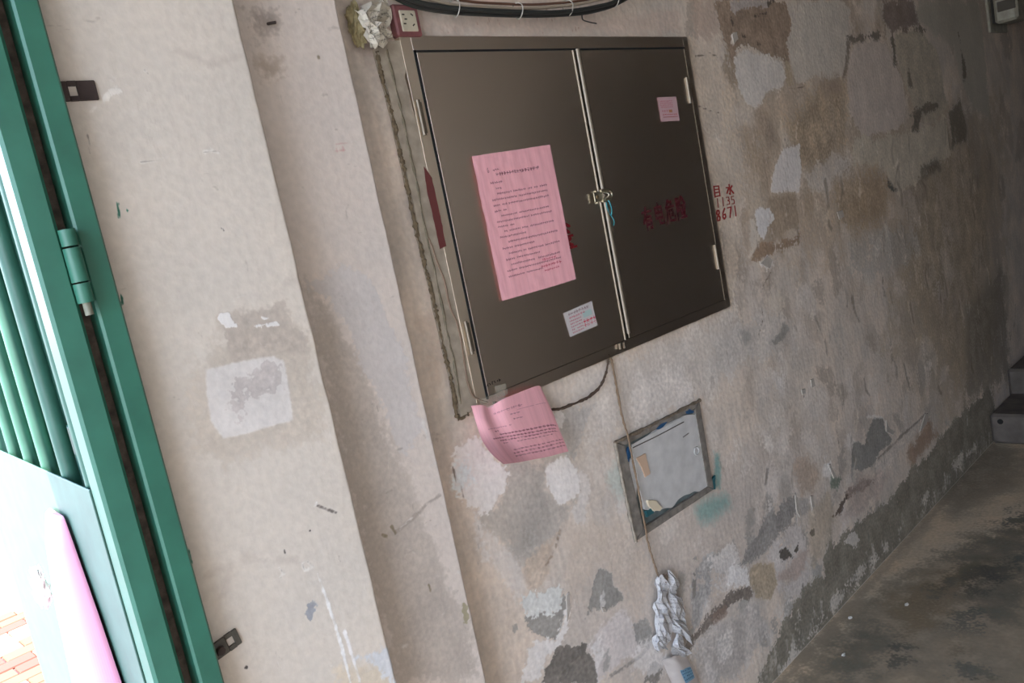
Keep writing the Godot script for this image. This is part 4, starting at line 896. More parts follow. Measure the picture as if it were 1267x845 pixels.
func build_setting() -> void:
	var plain := grainy(Color8(192, 186, 180), 0.9, 0.6, 0.15, 0.1)
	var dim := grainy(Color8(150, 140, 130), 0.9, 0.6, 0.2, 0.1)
	var concrete := grainy(Color8(120, 112, 104), 0.9, 1.2, 0.25, 0.15)
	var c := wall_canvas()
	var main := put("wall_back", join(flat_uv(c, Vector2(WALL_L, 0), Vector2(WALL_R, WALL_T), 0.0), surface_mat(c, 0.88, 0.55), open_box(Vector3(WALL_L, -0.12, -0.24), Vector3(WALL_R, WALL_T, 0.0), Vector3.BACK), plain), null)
	struct(main, "long stairwell wall of stained, peeling off-white plaster behind the cabinet", "wall")
	# raised flakes and scraps of plaster that stand off the wall
	var flake := grainy(Color8(198, 188, 177), 0.9, 6.0, 0.12)
	for q in [PackedVector2Array([Vector2(0.186, 0.5459), Vector2(0.1978, 0.5361), Vector2(0.2004, 0.5251), Vector2(0.1871, 0.5298)]), PackedVector2Array([Vector2(1.1376, 1.7865), Vector2(1.1655, 1.791), Vector2(1.1683, 1.7712), Vector2(1.1383, 1.7603)]), PackedVector2Array([Vector2(1.1023, 1.1478), Vector2(1.1454, 1.1635), Vector2(1.1688, 1.145), Vector2(1.1472, 1.1229)]), PackedVector2Array([Vector2(1.3216, 0.4659), Vector2(1.3374, 0.4601), Vector2(1.3622, 0.4076), Vector2(1.3445, 0.4088)]), PackedVector2Array([Vector2(1.1804, 0.416), Vector2(1.1951, 0.4102), Vector2(1.1944, 0.3738), Vector2(1.1789, 0.3774)]), PackedVector2Array([Vector2(1.0908, 0.4537), Vector2(1.1065, 0.4373), Vector2(1.0984, 0.3791), Vector2(1.0856, 0.4048)]), PackedVector2Array([Vector2(1.2881, 0.7502), Vector2(1.3101, 0.7491), Vector2(1.3127, 0.7223), Vector2(1.2907, 0.7236)]), PackedVector2Array([Vector2(1.2242, 0.7381), Vector2(1.2496, 0.7331), Vector2(1.2451, 0.7191), Vector2(1.2246, 0.7227)]), PackedVector2Array([Vector2(0.0884, 0.6205), Vector2(0.0996, 0.6224), Vector2(0.0925, 0.5887), Vector2(0.0747, 0.5641)]), PackedVector2Array([Vector2(0.5466, 0.4942), Vector2(0.5622, 0.4959), Vector2(0.562, 0.4828)]), PackedVector2Array([Vector2(1.6349, 1.2212), Vector2(1.6786, 1.2204), Vector2(1.6839, 1.1981), Vector2(1.6444, 1.1931)]), PackedVector2Array([Vector2(1.7935, 0.4571), Vector2(1.8111, 0.4214), Vector2(1.8551, 0.3947), Vector2(1.8308, 0.3907), Vector2(1.7807, 0.4195)]), PackedVector2Array([Vector2(0.614, 0.7528), Vector2(0.6039, 0.6703), Vector2(0.5938, 0.6741)]), PackedVector2Array([Vector2(2.149, 0.3682), Vector2(2.1818, 0.3611), Vector2(2.1525, 0.3282), Vector2(2.0802, 0.3197)])]:
		put("plaster_flake", slab(ragged(q, 0.004, 0.001), 0.0, 0.0025, 0.001), flake, main)
	var lc := left_canvas()
	var st := start()
	var lm := surface_mat(lc, 0.85, 0.25)
	var wl := put("wall_left", join(pier_mesh(lc, -0.69, -0.4259, 0.12, 0.0, WALL_T, 3), lm, open_box(Vector3(-0.69, -0.12, -0.42), Vector3(-0.44, WALL_T, 0.115), Vector3.BACK), plain), null)
	struct(wl, "broad off-white plastered pier beside the green gate", "wall")
	var jamb := put("wall_side", box(Vector3(-2.4, -0.12, -0.24), Vector3(-1.62, WALL_T, 0.12)), plain)
	struct(jamb, "plastered wall on the far side of the gate opening", "wall")
	var lintel := put("trim_2", box(Vector3(-1.62, 2.15, -0.24), Vector3(-0.69, WALL_T, 0.12)), plain)
	struct(lintel, "plastered lintel over the gate opening", "lintel")
	var pc := pier_canvas()
	var pier := put("trim_1", pier_mesh(pc, -0.44, -0.2084, 0.06, 0.0, WALL_T, 8), surface_mat(pc, 0.88, 0.3))
	struct(pier, "narrow plastered pier stepped back between the broad pier and the cabinet wall", "pier")

	var fc := floor_canvas()
	st = start()
	var fq := [Vector2(0.5, 0), Vector2(3.3, 0), Vector2(3.3, -1.75), Vector2(0.5, -1.75)]
	for k in [0, 1, 2, 0, 2, 3]:
		st.set_normal(Vector3.UP)
		st.set_uv(fc.uv(fq[k]))
		st.add_vertex(Vector3(fq[k].x, 0.0, -fq[k].y))
	var slab_st := start()
	box_to(slab_st, Vector3(-2.4, -0.12, -0.24), Vector3(0.5, 0.0, 1.75))
	box_to(slab_st, Vector3(0.5, -0.12, -0.24), Vector3(3.3, -0.001, 1.75))
	box_to(slab_st, Vector3(3.3, -0.12, -0.24), Vector3(6.6, 0.0, 1.75))
	var fl := put("floor", join(st.commit(), surface_mat(fc, 0.8, 0.2), slab_st.commit(), concrete), null)
	struct(fl, "dusty concrete stairwell floor with a large dark damp stain", "floor")
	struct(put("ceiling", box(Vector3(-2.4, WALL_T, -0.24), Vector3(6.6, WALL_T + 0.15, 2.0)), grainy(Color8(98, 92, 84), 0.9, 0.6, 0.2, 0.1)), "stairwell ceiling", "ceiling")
	struct(put("wall_front", box(Vector3(-2.4, -0.12, 1.75), Vector3(6.6, WALL_T, 2.0)), grainy(Color8(240, 232, 222), 0.9, 0.6, 0.08, 0.1)), "stairwell wall opposite the cabinet", "wall")
	put("added_dado", box(Vector3(-2.4, 0.0, 1.746), Vector3(2.2, 1.3, 1.7505), 0.001), grainy(Color8(172, 162, 150), 0.8, 0.6, 0.15), get_node("wall_front"))  # unseen dado added to darken the lower part of the cabinet doors' reflection
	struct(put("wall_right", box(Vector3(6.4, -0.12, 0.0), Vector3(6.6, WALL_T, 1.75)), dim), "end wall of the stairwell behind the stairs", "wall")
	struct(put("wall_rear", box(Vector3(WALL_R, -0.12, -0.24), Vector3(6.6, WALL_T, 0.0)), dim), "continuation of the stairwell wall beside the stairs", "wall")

	var dr := put("door_1", box(Vector3(2.2, 0.0, 1.71), Vector3(3.5, 2.12, 1.75), 0.004), grainy(Color8(58, 48, 42), 0.5, 1.0, 0.2))  # unseen door added to darken what the right cabinet door reflects
	struct(dr, "dark brown flat door added out of view opposite the cabinet to darken reflections", "door")
	for k in 2:
		put("door_panel", box(Vector3(2.36, 0.2 + k * 0.95, 1.70), Vector3(3.34, 0.95 + k * 0.95, 1.712), 0.004), grainy(Color8(66, 54, 46), 0.5, 1.0, 0.2), dr)
	put("handle", tube(PackedVector3Array([Vector3(3.30, 1.02, 1.705), Vector3(3.30, 1.02, 1.66), Vector3(3.18, 1.02, 1.655)]), 0.009, 8), mat(Color8(150, 140, 120), 0.4, 1.0), dr)
	# the stairs
	var stairs := thing("staircase", "concrete stairs climbing into the dark at the far end of the wall", "stairs", Vector3(2.87, 0, 0))
	stairs.set_meta("kind", "structure")
	var step_mat := grainy(Color8(112, 102, 94), 0.85, 2.0, 0.25, 0.2)
	var tops := [0.138, 0.256, 0.37, 0.5, 0.63, 0.76, 0.89, 1.02, 1.15, 1.28]
	var x := 0.0
	for k in tops.size():
		var tread: float = [0.32, 0.35, 0.33][mini(k, 2)]
		put("step", box(Vector3(x, 0.0, 0.001), Vector3(x + tread + 0.02, tops[k], 1.25 - 0.0004 * k), 0.012), step_mat, stairs)
		x += tread
	put("hole", tube(PackedVector3Array([Vector3(-0.002, 0.105, 0.045), Vector3(0.01, 0.105, 0.045)]), 0.012, 10), mat(Color8(30, 28, 26), 0.9), stairs)

	# outdoors
	var ground := put("ground", box(Vector3(-14, -0.3, -14), Vector3(10, -0.13, 14), 0.0), grainy(Color8(166, 163, 158), 0.95, 0.4, 0.2))
	struct(ground, "pale paved ground outside the entrance", "ground")
	var bm := [mat(Color8(134, 74, 50), 0.9), mat(Color8(160, 112, 84), 0.9), mat(Color8(122, 58, 40), 0.9)]
	var brick := box(Vector3(-0.1, 0, -0.05), Vector3(0.1, 0.05, 0.05), 0.005)
	for j in 18:
		for i in 7:
			var b := put("brick", brick, bm[rng.randi() % 3], ground)
			b.position = Vector3(-1.1 + i * 0.204 + (0.102 if j % 2 else 0.0), -0.168, -3.9 + j * 0.104)
			b.position.y += rng.randf_range(-0.002, 0.002)

func build_gate() -> void:
	var green := grainy(Color8(52, 112, 92), 0.42, 3.0, 0.12)
	var greend := grainy(Color8(60, 108, 92), 0.45, 3.0, 0.15)
	var rust := grainy(Color8(112, 96, 86), 0.8, 8.0, 0.5, 0.3)
	var iron := grainy(Color8(74, 58, 54), 0.6, 6.0, 0.4)
	# fixed frame
	var fr := thing("gate_frame", "green painted steel door frame post fixed to the pier by two lugs", "gate frame", Vector3(-0.724, 0, 0.15))
	put("post", box(Vector3(0, 0, -0.045), Vector3(0.030, 2.15, 0), 0.003), green, fr)
	put("rebate", box(Vector3(-0.014, 0, -0.05), Vector3(0.0, 2.15, -0.028), 0.001), rust, fr)
	put("jamb_lining", box(Vector3(-0.702, 0, -0.42), Vector3(-0.6902, 2.15, 0.105), 0.001), greend, get_node("wall_left"))
	put("head", box(Vector3(-0.87, 2.11, -0.045), Vector3(0.0, 2.15, 0), 0.003), green, fr)
	for k in 2:
		var a: Vector3 = [Vector3(-0.6677, 1.6767, 0.12), Vector3(-0.6717, 0.941, 0.12)][k]
		a -= fr.position
		var lug := start()
		var tf := Transform3D(Basis(Vector3.BACK, [0.0, 0.16][k]), a)
		var hx: float = [-0.006, 0.009][k]
		box_to(lug, Vector3(-0.026, -0.012, 0.0), Vector3(hx - 0.005, 0.012, 0.004), 0.001, tf)
		box_to(lug, Vector3(hx + 0.005, -0.012, 0.0), Vector3(0.022, 0.012, 0.004), 0.001, tf)
		box_to(lug, Vector3(hx - 0.005, 0.006, 0.0), Vector3(hx + 0.005, 0.012, 0.004), 0.0, tf)
		box_to(lug, Vector3(hx - 0.005, -0.012, 0.0), Vector3(hx + 0.005, -0.006, 0.004), 0.0, tf)
		var l := put("fixing_lug", lug.commit(), iron if k == 0 else grainy(Color8(96, 92, 84), 0.5, 6.0, 0.3), fr)
		if k == 1:
			put("bolt", tube(PackedVector3Array([a + Vector3(-0.008, -0.003, 0.003), a + Vector3(-0.008, -0.003, 0.009)]), 0.007, 8, 0.8), iron, l)
		l.set_meta("label", ["dark rusty upper fixing lug with a square hole", "grey lower fixing lug with a bolt"][k])
	var hg := put("hinge", tube(PackedVector3Array([Vector3(-0.012, 1.425, 0.008), Vector3(-0.012, 1.448, 0.008)]), 0.0095, 14), green, fr)
	put("hinge_knuckle", tube(PackedVector3Array([Vector3(-0.012, 1.45, 0.008), Vector3(-0.012, 1.49, 0.008)]), 0.0098, 14), green, hg)
	put("hinge_knuckle", tube(PackedVector3Array([Vector3(-0.012, 1.4925, 0.008), Vector3(-0.012, 1.512, 0.008)]), 0.0095, 14), green, hg)
	put("hinge_pin", tube(PackedVector3Array([Vector3(-0.012, 1.41, 0.008), Vector3(-0.012, 1.425, 0.008)]), 0.005, 10), grainy(Color8(150, 150, 130), 0.5, 5.0, 0.3), hg)

	# the leaf, swung outwards; -z of this node runs along it away from the hinge
	var gate := thing("steel_gate", "green steel gate leaf swung outwards, with upright bars above a sheet panel", "gate", Vector3(-0.776, 0, 0.15))
	gate.rotation.y = -0.07
	put("stile", box(Vector3(0, 0.04, -0.046), Vector3(0.034, 2.08, 0), 0.004), green, gate)
	put("stile", box(Vector3(0, 0.04, -0.98), Vector3(0.034, 2.08, -0.935), 0.004), green, gate)
	put("rail", box(Vector3(0, 0.04, -0.935), Vector3(0.034, 0.085, -0.046), 0.004), green, gate)
	put("rail", box(Vector3(0, 2.035, -0.935), Vector3(0.034, 2.08, -0.046), 0.004), green, gate)
	put("rail", box(Vector3(0.026, 1.222, -0.935), Vector3(0.032, 1.262, -0.046), 0.001), green, gate)
	put("sheet_panel", box(Vector3(-0.002, 0.085, -0.935), Vector3(0.001, 1.2, -0.046), 0.0008), grainy(Color8(66, 102, 90), 0.5, 3.0, 0.15), gate)
	for k in 7:
		var z := -0.075 - 0.125 * k
		put("bar", tube(PackedVector3Array([Vector3(0.013, 1.15, z), Vector3(0.013, 2.035, z)]), 0.0115, 12), greend, gate)
		put("bar", tube(PackedVector3Array([Vector3(0.040, 1.255, z - 0.14), Vector3(0.040, 2.035, z - 0.14)]), 0.0105, 12), greend, gate)
	put("kick_rail", box(Vector3(0.002, 0.62, -0.935), Vector3(0.03, 0.65, -0.046), 0.002), green, gate)
	# pink cover hung on the panel
	var pink := mat(Color8(206, 138, 164), 0.45)
	var st := start()
	var rings := []
	var prof := [[1.142, 0.040, 0.006], [1.138, 0.046, 0.012], [1.10, 0.058, 0.022], [1.0, 0.088, 0.032], [0.88, 0.115, 0.038], [0.7, 0.135, 0.042], [0.5, 0.14, 0.044], [0.42, 0.138, 0.042]]
	for p in prof:
		var ring := []
		for k in 41:
			var a := PI * k / 40.0
			ring.append(Vector3(-sin(a) * p[2], p[0], cos(a) * p[1] - 0.02 * (1.142 - p[0])))
		rings.append(ring)
	for j in rings.size() - 1:
		for k in 40:
			quad(st, rings[j][k], rings[j][k + 1], rings[j + 1][k + 1], rings[j + 1][k], Vector3(-sin(PI * (k + .5) / 40), 0.15, cos(PI * (k + .5) / 40)))
		quad(st, rings[j][0], rings[j][40], rings[j + 1][40], rings[j + 1][0], Vector3.RIGHT)
	for e in [0, rings.size() - 1]:
		for k in 39:
			tri(st, rings[e][0], rings[e][k + 1], rings[e][k + 2], Vector3.UP if e == 0 else Vector3.DOWN)
	var cover := put("plastic_cover", st.commit(), pink)
	cover.position = Vector3(-0.782, 0.0, 0.15 - 0.262)
	cover.rotation.y = -0.07
	cover.position += Vector3(0.018, 0, 0)
	tag(cover, "long pale pink plastic cover hung on the gate's sheet panel", "cover")
	var tape := put("tape_scrap", lump(Vector3(-0.776, 1.0, -0.275), Vector3(0.010, 0.03, 0.024), 4, 0.8), mat(Color8(226, 228, 226), 0.5))
	tag(tape, "crumpled white tape stuck beside the pink cover", "tape")

func build_cabinet() -> void:
	var steel := mat(Color8(226, 214, 200), 0.30, 1.0)
	var fn := FastNoiseLite.new()
	fn.frequency = 0.02
	fn.fractal_octaves = 4
	var smear := NoiseTexture2D.new()
	smear.width = 256
	smear.height = 256
	smear.seamless = true
	smear.noise = fn
	var g := Gradient.new()
	g.set_color(0, Color(0.95, 0.95, 0.95))
	g.set_color(1, Color(1, 1, 1))
	smear.color_ramp = g
	steel.roughness = 0.30
	steel.roughness_texture = smear
	steel.uv1_triplanar = true
	steel.uv1_scale = Vector3(2.0, 0.7, 2.0)
	var bright := mat(Color8(150, 140, 126), 0.5, 1.0)
	var gap := mat(Color8(14, 13, 13), 0.8)
	var dusty := mat(Color8(236, 222, 202), 0.5, 1.0)  # copy of the steel, lighter and rougher, so the left frame side looks lit
	var zf := 0.014
	var l := -0.055
	var r := 0.8869
	var t := 1.7745
	var b := 1.0685
	var cab := thing("meter_cabinet", "wall-mounted stainless steel electric meter cabinet with two doors", "cabinet", Vector3(0, 0, 0))
	put("carcass", box(Vector3(l + 0.002, b + 0.002, -0.1), Vector3(r - 0.002, t - 0.002, 0.004)), gap, cab)
	var frame := put("frame_side", box(Vector3(l, b, 0.0), Vector3(l + 0.026, t, zf), 0.0003), dusty, cab)
	put("frame_side", box(Vector3(r - 0.022, b, 0.0), Vector3(r, t, zf), 0.0003), steel, cab)
	put("frame_top", box(Vector3(l + 0.026, t - 0.026, 0.0), Vector3(r - 0.022, t, zf), 0.0003), steel, cab)
	put("frame_bottom", box(Vector3(l + 0.026, b, 0.0), Vector3(r - 0.022, b + 0.024, zf), 0.0003), steel, cab)
	var red := mat(Color8(104, 52, 50), 0.6)
	put("red_paint", slab(ragged(PackedVector2Array([Vector2(-0.0626, 1.5416), Vector2(-0.0556, 1.532), Vector2(-0.0493, 1.5195), Vector2(-0.048, 1.4745), Vector2(-0.0486, 1.4293), Vector2(-0.0492, 1.3914), Vector2(-0.0658, 1.3897), Vector2(-0.0656, 1.4469), Vector2(-0.0667, 1.4992)]), 0.008, 0.0008), zf, zf + 0.0006), red, frame)
	var dt := t - 0.030
	var db := b + 0.026
	var mx := 0.4312
	put("gap_shade", box(Vector3(l + 0.0255, b + 0.02, 0.002), Vector3(l + 0.0312, t - 0.0255, 0.0158)), gap, cab)  # black filler standing in for the shade in the gaps round the doors
	put("gap_shade", box(Vector3(l + 0.0255, t - 0.0302, 0.002), Vector3(r - 0.02, t - 0.0258, 0.0158)), gap, cab)
	var door := put("door", box(Vector3(l + 0.031, db, 0.004), Vector3(mx - 0.010, dt, 0.016), 0.0003), steel, cab)
	door.set_meta("label", "wider left cabinet door with the pink notice")
	var door2 := put("door", box(Vector3(mx + 0.004, db, 0.004), Vector3(r - 0.025, dt, 0.016), 0.0008), steel, cab)
	door2.set_meta("label", "darker narrow right cabinet door with red lettering")
	# rounded meeting edges of the two doors
	put("edge_strip", tube(PackedVector3Array([Vector3(mx - 0.011, db, 0.016), Vector3(mx - 0.011, dt, 0.016)]), 0.0032, 10), bright, door)
	put("edge_strip", tube(PackedVector3Array([Vector3(mx + 0.004, db + 0.012, 0.016), Vector3(mx + 0.004, dt + 0.002, 0.016)]), 0.0068, 14), bright, door2)
	put("rim", box(Vector3(r - 0.0268, db, 0.014), Vector3(r - 0.0255, dt, 0.0172), 0.0004), mat(Color8(110, 102, 92), 0.5, 1.0), door2)
	put("lug", box(Vector3(0.3929, 1.085, 0.016) + Vector3(-0.002, -0.006, 0), Vector3(0.3929, 1.085, 0.016) + Vector3(0.002, 0.008, 0.006), 0.0005), bright, door)
	put("lug", box(Vector3(0.4076, 1.0831, 0.016) + Vector3(-0.002, -0.006, 0), Vector3(0.4076, 1.0831, 0.016) + Vector3(0.0025, 0.008, 0.006), 0.0005), bright, door)
	for q in [Vector3(-0.0479, 1.6279, 0.016), Vector3(-0.0448, 1.215, 0.016), Vector3(0.8474, 1.6404, 0.016), Vector3(0.8525, 1.2096, 0.016)]:
		var p: Vector3 = q
		var owner := door if p.x < 0.3 else door2
		var h := put("hinge", tube(PackedVector3Array([p + Vector3(0, -0.032, 0.002), p + Vector3(0, 0.032, 0.002)]), 0.0042, 10), bright, owner)
		put("hinge_leaf", box(p + Vector3(0.002, -0.028, 0), p + Vector3(0.009, 0.028, 0.0025), 0.0005), bright, h)
	# hasp
	var hp: Vector3 = Vector3(0.4137, 1.4246, 0.022)
	var hasp := put("hasp", box(hp + Vector3(-0.022, -0.011, 0), hp + Vector3(0.008, 0.011, 0.003), 0.001), mat(Color8(196, 190, 170), 0.35, 1.0), cab)
	var loop := PackedVector3Array()
	for k in 21:
		var a := -PI * 0.5 + PI * k / 20.0
		loop.append(hp + Vector3(0.026 + cos(a) * 0.014, sin(a) * 0.011, 0.003))
	loop.insert(0, hp + Vector3(0.004, -0.011, 0.002))
	loop.append(hp + Vector3(0.004, 0.011, 0.002))
	put("hasp_loop", tube(loop, 0.0034, 8), mat(Color8(196, 190, 170), 0.35, 1.0), hasp)
	put("rivet", lump(hp + Vector3(-0.012, 0, 0.003), Vector3(0.005, 0.005, 0.002), 2, 0.0, 6), mat(Color8(160, 140, 110), 0.5, 1.0), hasp)
	var staple := PackedVector3Array()
	for k in 13:
		var a := PI * k / 12.0
		staple.append(hp + Vector3(0.016, cos(a) * 0.006, sin(a) * 0.014))
	put("staple", tube(staple, 0.0025, 8), mat(Color8(170, 165, 150), 0.35, 1.0), hasp)
	# red stencilled letters
	var im := clear_image(512, 160)
	word(im, "有电危险", Vector2(12, 14), Vector2(112, 132), 12, 13, Color8(92, 22, 34, 190))
	worn(im, 0.10)
	put("red_lettering", quad_sheet(Vector3(0.5571, 1.3861, 0.0165), Vector3(0.7569, 1.3937, 0.0165), Vector3(0.7574, 1.322, 0.0165), Vector3(0.5592, 1.3165, 0.0165)), decal_mat(im), door2).set_meta("kind", "stuff")
	im = clear_image(192, 288)
	word(im, "公", Vector2(30, 6), Vector2(130, 120), 0, 20, Color8(116, 20, 28, 255))
	word(im, "区", Vector2(20, 146), Vector2(150, 132), 0, 22, Color8(116, 20, 28, 255))
	put("red_lettering", quad_sheet(Vector3(0.2301, 1.3897, 0.0165), Vector3(0.3148, 1.3909, 0.0165), Vector3(0.3233, 1.3259, 0.0165), Vector3(0.2317, 1.3243, 0.0165)), decal_mat(im), door)
	im = clear_image(160, 64)
	for k in 7:
		var s := []
		for j in 5:
			s.append([rng.randf(), rng.randf()])
		ink(im, s, Vector2(10 + k * 20, 22 - k * 2), Vector2(16, 34), 3, Color8(34, 32, 32, 230))
	put("pen_scrawl", quad_sheet(Vector3(-0.0328, 1.1224, 0.0165), Vector3(0.0201, 1.1203, 0.0165), Vector3(0.0187, 1.1075, 0.0165), Vector3(-0.0342, 1.1099, 0.0165)), decal_mat(im), door)
	# cement band along the left side of the cabinet, with a ragged dirty edge
	var band := PackedVector2Array([Vector2(-0.1103, 1.755), Vector2(-0.0803, 1.766), Vector2(-0.038, 1.7716), Vector2(-0.0368, 1.7487), Vector2(-0.0604, 1.7046), Vector2(-0.0561, 1.6248), Vector2(-0.0516, 1.5434), Vector2(-0.048, 1.4575), Vector2(-0.0448, 1.3531), Vector2(-0.0431, 1.256), Vector2(-0.0425, 1.1605), Vector2(-0.0527, 1.0862), Vector2(-0.0731, 1.0748), Vector2(-0.1007, 1.074), Vector2(-0.0988, 1.132), Vector2(-0.1006, 1.22), Vector2(-0.1014, 1.3304), Vector2(-0.1044, 1.424), Vector2(-0.104, 1.5343), Vector2(-0.104, 1.628), Vector2(-0.1077, 1.706)])
	var cem := put("cement_band", slab(ragged(band, 0.02, 0.0012), 0.0, 0.0132, 0.002), grainy(Color8(180, 167, 149), 0.8, 5.0, 0.2, 0.1), get_node("wall_back"))
	var edge := smooth(PackedVector3Array([Vector3(-0.1097, 1.7508, 0.011), Vector3(-0.1106, 1.7091, 0.011), Vector3(-0.1079, 1.6668, 0.011), Vector3(-0.1062, 1.627, 0.011), Vector3(-0.1072, 1.5771, 0.011), Vector3(-0.1063, 1.5337, 0.011), Vector3(-0.1081, 1.48, 0.011), Vector3(-0.1076, 1.4269, 0.011), Vector3(-0.1064, 1.3761, 0.011), Vector3(-0.1036, 1.3305, 0.011), Vector3(-0.1032, 1.2757, 0.011), Vector3(-0.1038, 1.2237, 0.011), Vector3(-0.1028, 1.177, 0.011), Vector3(-0.1018, 1.1298, 0.011), Vector3(-0.1062, 1.0775, 0.011), Vector3(-0.0773, 1.0763, 0.011)]), 12, 0.0012)
	put("ragged_rim", tube(edge, 0.0033, 6, 1.0, 0.65), grainy(Color8(140, 122, 96), 0.95, 14.0, 0.5), cem)
	var inner := smooth(PackedVector3Array([Vector3(-0.0904, 1.75, 0.0135), Vector3(-0.0873, 1.6823, 0.0135), Vector3(-0.087, 1.5965, 0.0135), Vector3(-0.0865, 1.5237, 0.0135), Vector3(-0.0902, 1.4208, 0.0135), Vector3(-0.088, 1.3302, 0.0135), Vector3(-0.0897, 1.2386, 0.0135), Vector3(-0.0889, 1.1763, 0.0135), Vector3(-0.0941, 1.0991, 0.0135)]), 6, 0.001)
	put("trowel_ridge", tube(inner, 0.0022, 5, 1.0, 0.5), grainy(Color8(150, 140, 118), 0.95, 12.0, 0.4), cem)

func build_lower_box() -> void:
	var bx := thing("wall_box", "small square wall box under the cabinet, its cover smeared with white paint", "box")
	var fm := grainy(Color8(150, 142, 132), 0.7, 6.0, 0.3, 0.1)
	var ol := PackedVector2Array([Vector2(0.3312, 0.8771), Vector2(0.6799, 0.8687), Vector2(0.6768, 0.6312), Vector2(0.3368, 0.636)])
	var il := PackedVector2Array([Vector2(0.3586, 0.8609), Vector2(0.6551, 0.8551), Vector2(0.6534, 0.6477), Vector2(0.3702, 0.6544)])
	var names := ["frame_top", "frame_side", "frame_bottom", "frame_side"]
	for k in 4:
		var n := (k + 1) % 4
		put(names[k], slab(PackedVector2Array([ol[k], ol[n], il[n], il[k]]), -0.02, 0.008, 0.0015), fm, bx)
	put("back_board", slab(PackedVector2Array([Vector2(0.3601, 0.8658), Vector2(0.6781, 0.8564), Vector2(0.6764, 0.6337), Vector2(0.3633, 0.6422)]), -0.01, 0.001), grainy(Color8(120, 132, 132), 0.7, 5.0, 0.25), bx)
	var rim := smooth(PackedVector3Array([Vector3(0.3292, 0.8767, 0.006), Vector3(0.4189, 0.8737, 0.006), Vector3(0.5391, 0.8708, 0.006), Vector3(0.6855, 0.8693, 0.006)]), 8, 0.001)
	put("cement_lip", tube(rim, 0.004, 6, 1.0, 0.4), grainy(Color8(150, 134, 114), 0.9, 9.0, 0.4), bx)
	var rim2 := smooth(PackedVector3Array([Vector3(0.3292, 0.8767, 0.006), Vector3(0.3295, 0.7953, 0.006), Vector3(0.3326, 0.7116, 0.006), Vector3(0.3374, 0.632, 0.006)]), 8, 0.001)
	put("cement_lip", tube(rim2, 0.0035, 6, 1.0, 0.4), grainy(Color8(176, 164, 148), 0.9, 9.0, 0.3), bx)
	var white := grainy(Color8(216, 214, 211), 0.6, 4.0, 0.1, 0.05)
	var cover := put("cover", slab(ragged(PackedVector2Array([Vector2(0.3832, 0.8503), Vector2(0.4862, 0.8553), Vector2(0.5346, 0.8558), Vector2(0.6056, 0.8537), Vector2(0.6585, 0.8433), Vector2(0.6588, 0.8067), Vector2(0.6696, 0.7663), Vector2(0.6699, 0.7291), Vector2(0.6761, 0.6984), Vector2(0.6681, 0.6463), Vector2(0.6243, 0.6434), Vector2(0.6044, 0.6533), Vector2(0.5336, 0.6639), Vector2(0.4948, 0.6541), Vector2(0.4565, 0.6654), Vector2(0.418, 0.6728), Vector2(0.3907, 0.692), Vector2(0.3836, 0.7551)]), 0.012, 0.0022), 0.001, 0.006, 0.002), white, bx)
	cover.set_meta("label", "cover smeared with white paint, its right edge ragged")
	put("cover_strip", slab(PackedVector2Array([Vector2(0.3853, 0.8536), Vector2(0.4837, 0.8542), Vector2(0.6024, 0.8506), Vector2(0.614, 0.8405), Vector2(0.3866, 0.8472)]), 0.006, 0.0075, 0.0005), white, cover)
	put("groove", tube(PackedVector3Array([Vector3(0.3879, 0.8447, 0.006), Vector3(0.4818, 0.8406, 0.006), Vector3(0.601, 0.8384, 0.006)]), 0.0014, 5), mat(Color8(96, 90, 84), 0.9), cover)
	var blue := mat(Color8(36, 78, 116), 0.6)
	for q in [PackedVector2Array([Vector2(0.4824, 0.8587), Vector2(0.5048, 0.8655), Vector2(0.5349, 0.8619), Vector2(0.5189, 0.8548), Vector2(0.4978, 0.8535)]), PackedVector2Array([Vector2(0.6099, 0.8608), Vector2(0.6291, 0.8632), Vector2(0.6513, 0.8499), Vector2(0.6324, 0.8495), Vector2(0.6155, 0.8548)]), PackedVector2Array([Vector2(0.3615, 0.8421), Vector2(0.3737, 0.8515), Vector2(0.3757, 0.8371), Vector2(0.3642, 0.8195), Vector2(0.3573, 0.8279)])]:
		put("blue_paint", slab(ragged(q, 0.006, 0.001), 0.002, 0.0085, 0.001), blue, bx)
	var teal := mat(Color8(44, 100, 108), 0.6)
	for q in [PackedVector2Array([Vector2(0.6794, 0.6595), Vector2(0.6961, 0.6621), Vector2(0.6851, 0.6262), Vector2(0.6673, 0.6331)]), PackedVector2Array([Vector2(0.3892, 0.6884), Vector2(0.4178, 0.6849), Vector2(0.4205, 0.6716), Vector2(0.3936, 0.6704)])]:
		put("teal_paint", slab(ragged(q, 0.006, 0.001), 0.002, 0.0075, 0.001), teal, bx)
	put("white_paint", slab(ragged(PackedVector2Array([Vector2(0.3675, 0.8203), Vector2(0.3811, 0.8233), Vector2(0.3802, 0.7562), Vector2(0.3689, 0.7287), Vector2(0.3627, 0.7509), Vector2(0.3598, 0.7837)]), 0.006, 0.001), 0.001, 0.005, 0.001), white, bx)
	var peach := mat(Color8(206, 176, 150), 0.8)
	put("peeled_flake", slab(ragged(PackedVector2Array([Vector2(0.3924, 0.8176), Vector2(0.4278, 0.817), Vector2(0.4297, 0.7902), Vector2(0.4321, 0.7651), Vector2(0.4116, 0.7627), Vector2(0.4039, 0.7916)]), 0.006, 0.001), 0.006, 0.0085, 0.001), peach, cover)
	put("peeled_flake", slab(ragged(PackedVector2Array([Vector2(0.3995, 0.711), Vector2(0.4351, 0.6969), Vector2(0.4483, 0.6731), Vector2(0.4395, 0.6664), Vector2(0.416, 0.678), Vector2(0.4015, 0.6961)]), 0.006, 0.0015), 0.006, 0.011, 0.001), mat(Color8(220, 205, 178), 0.8), cover)
	var lp := PackedVector3Array()
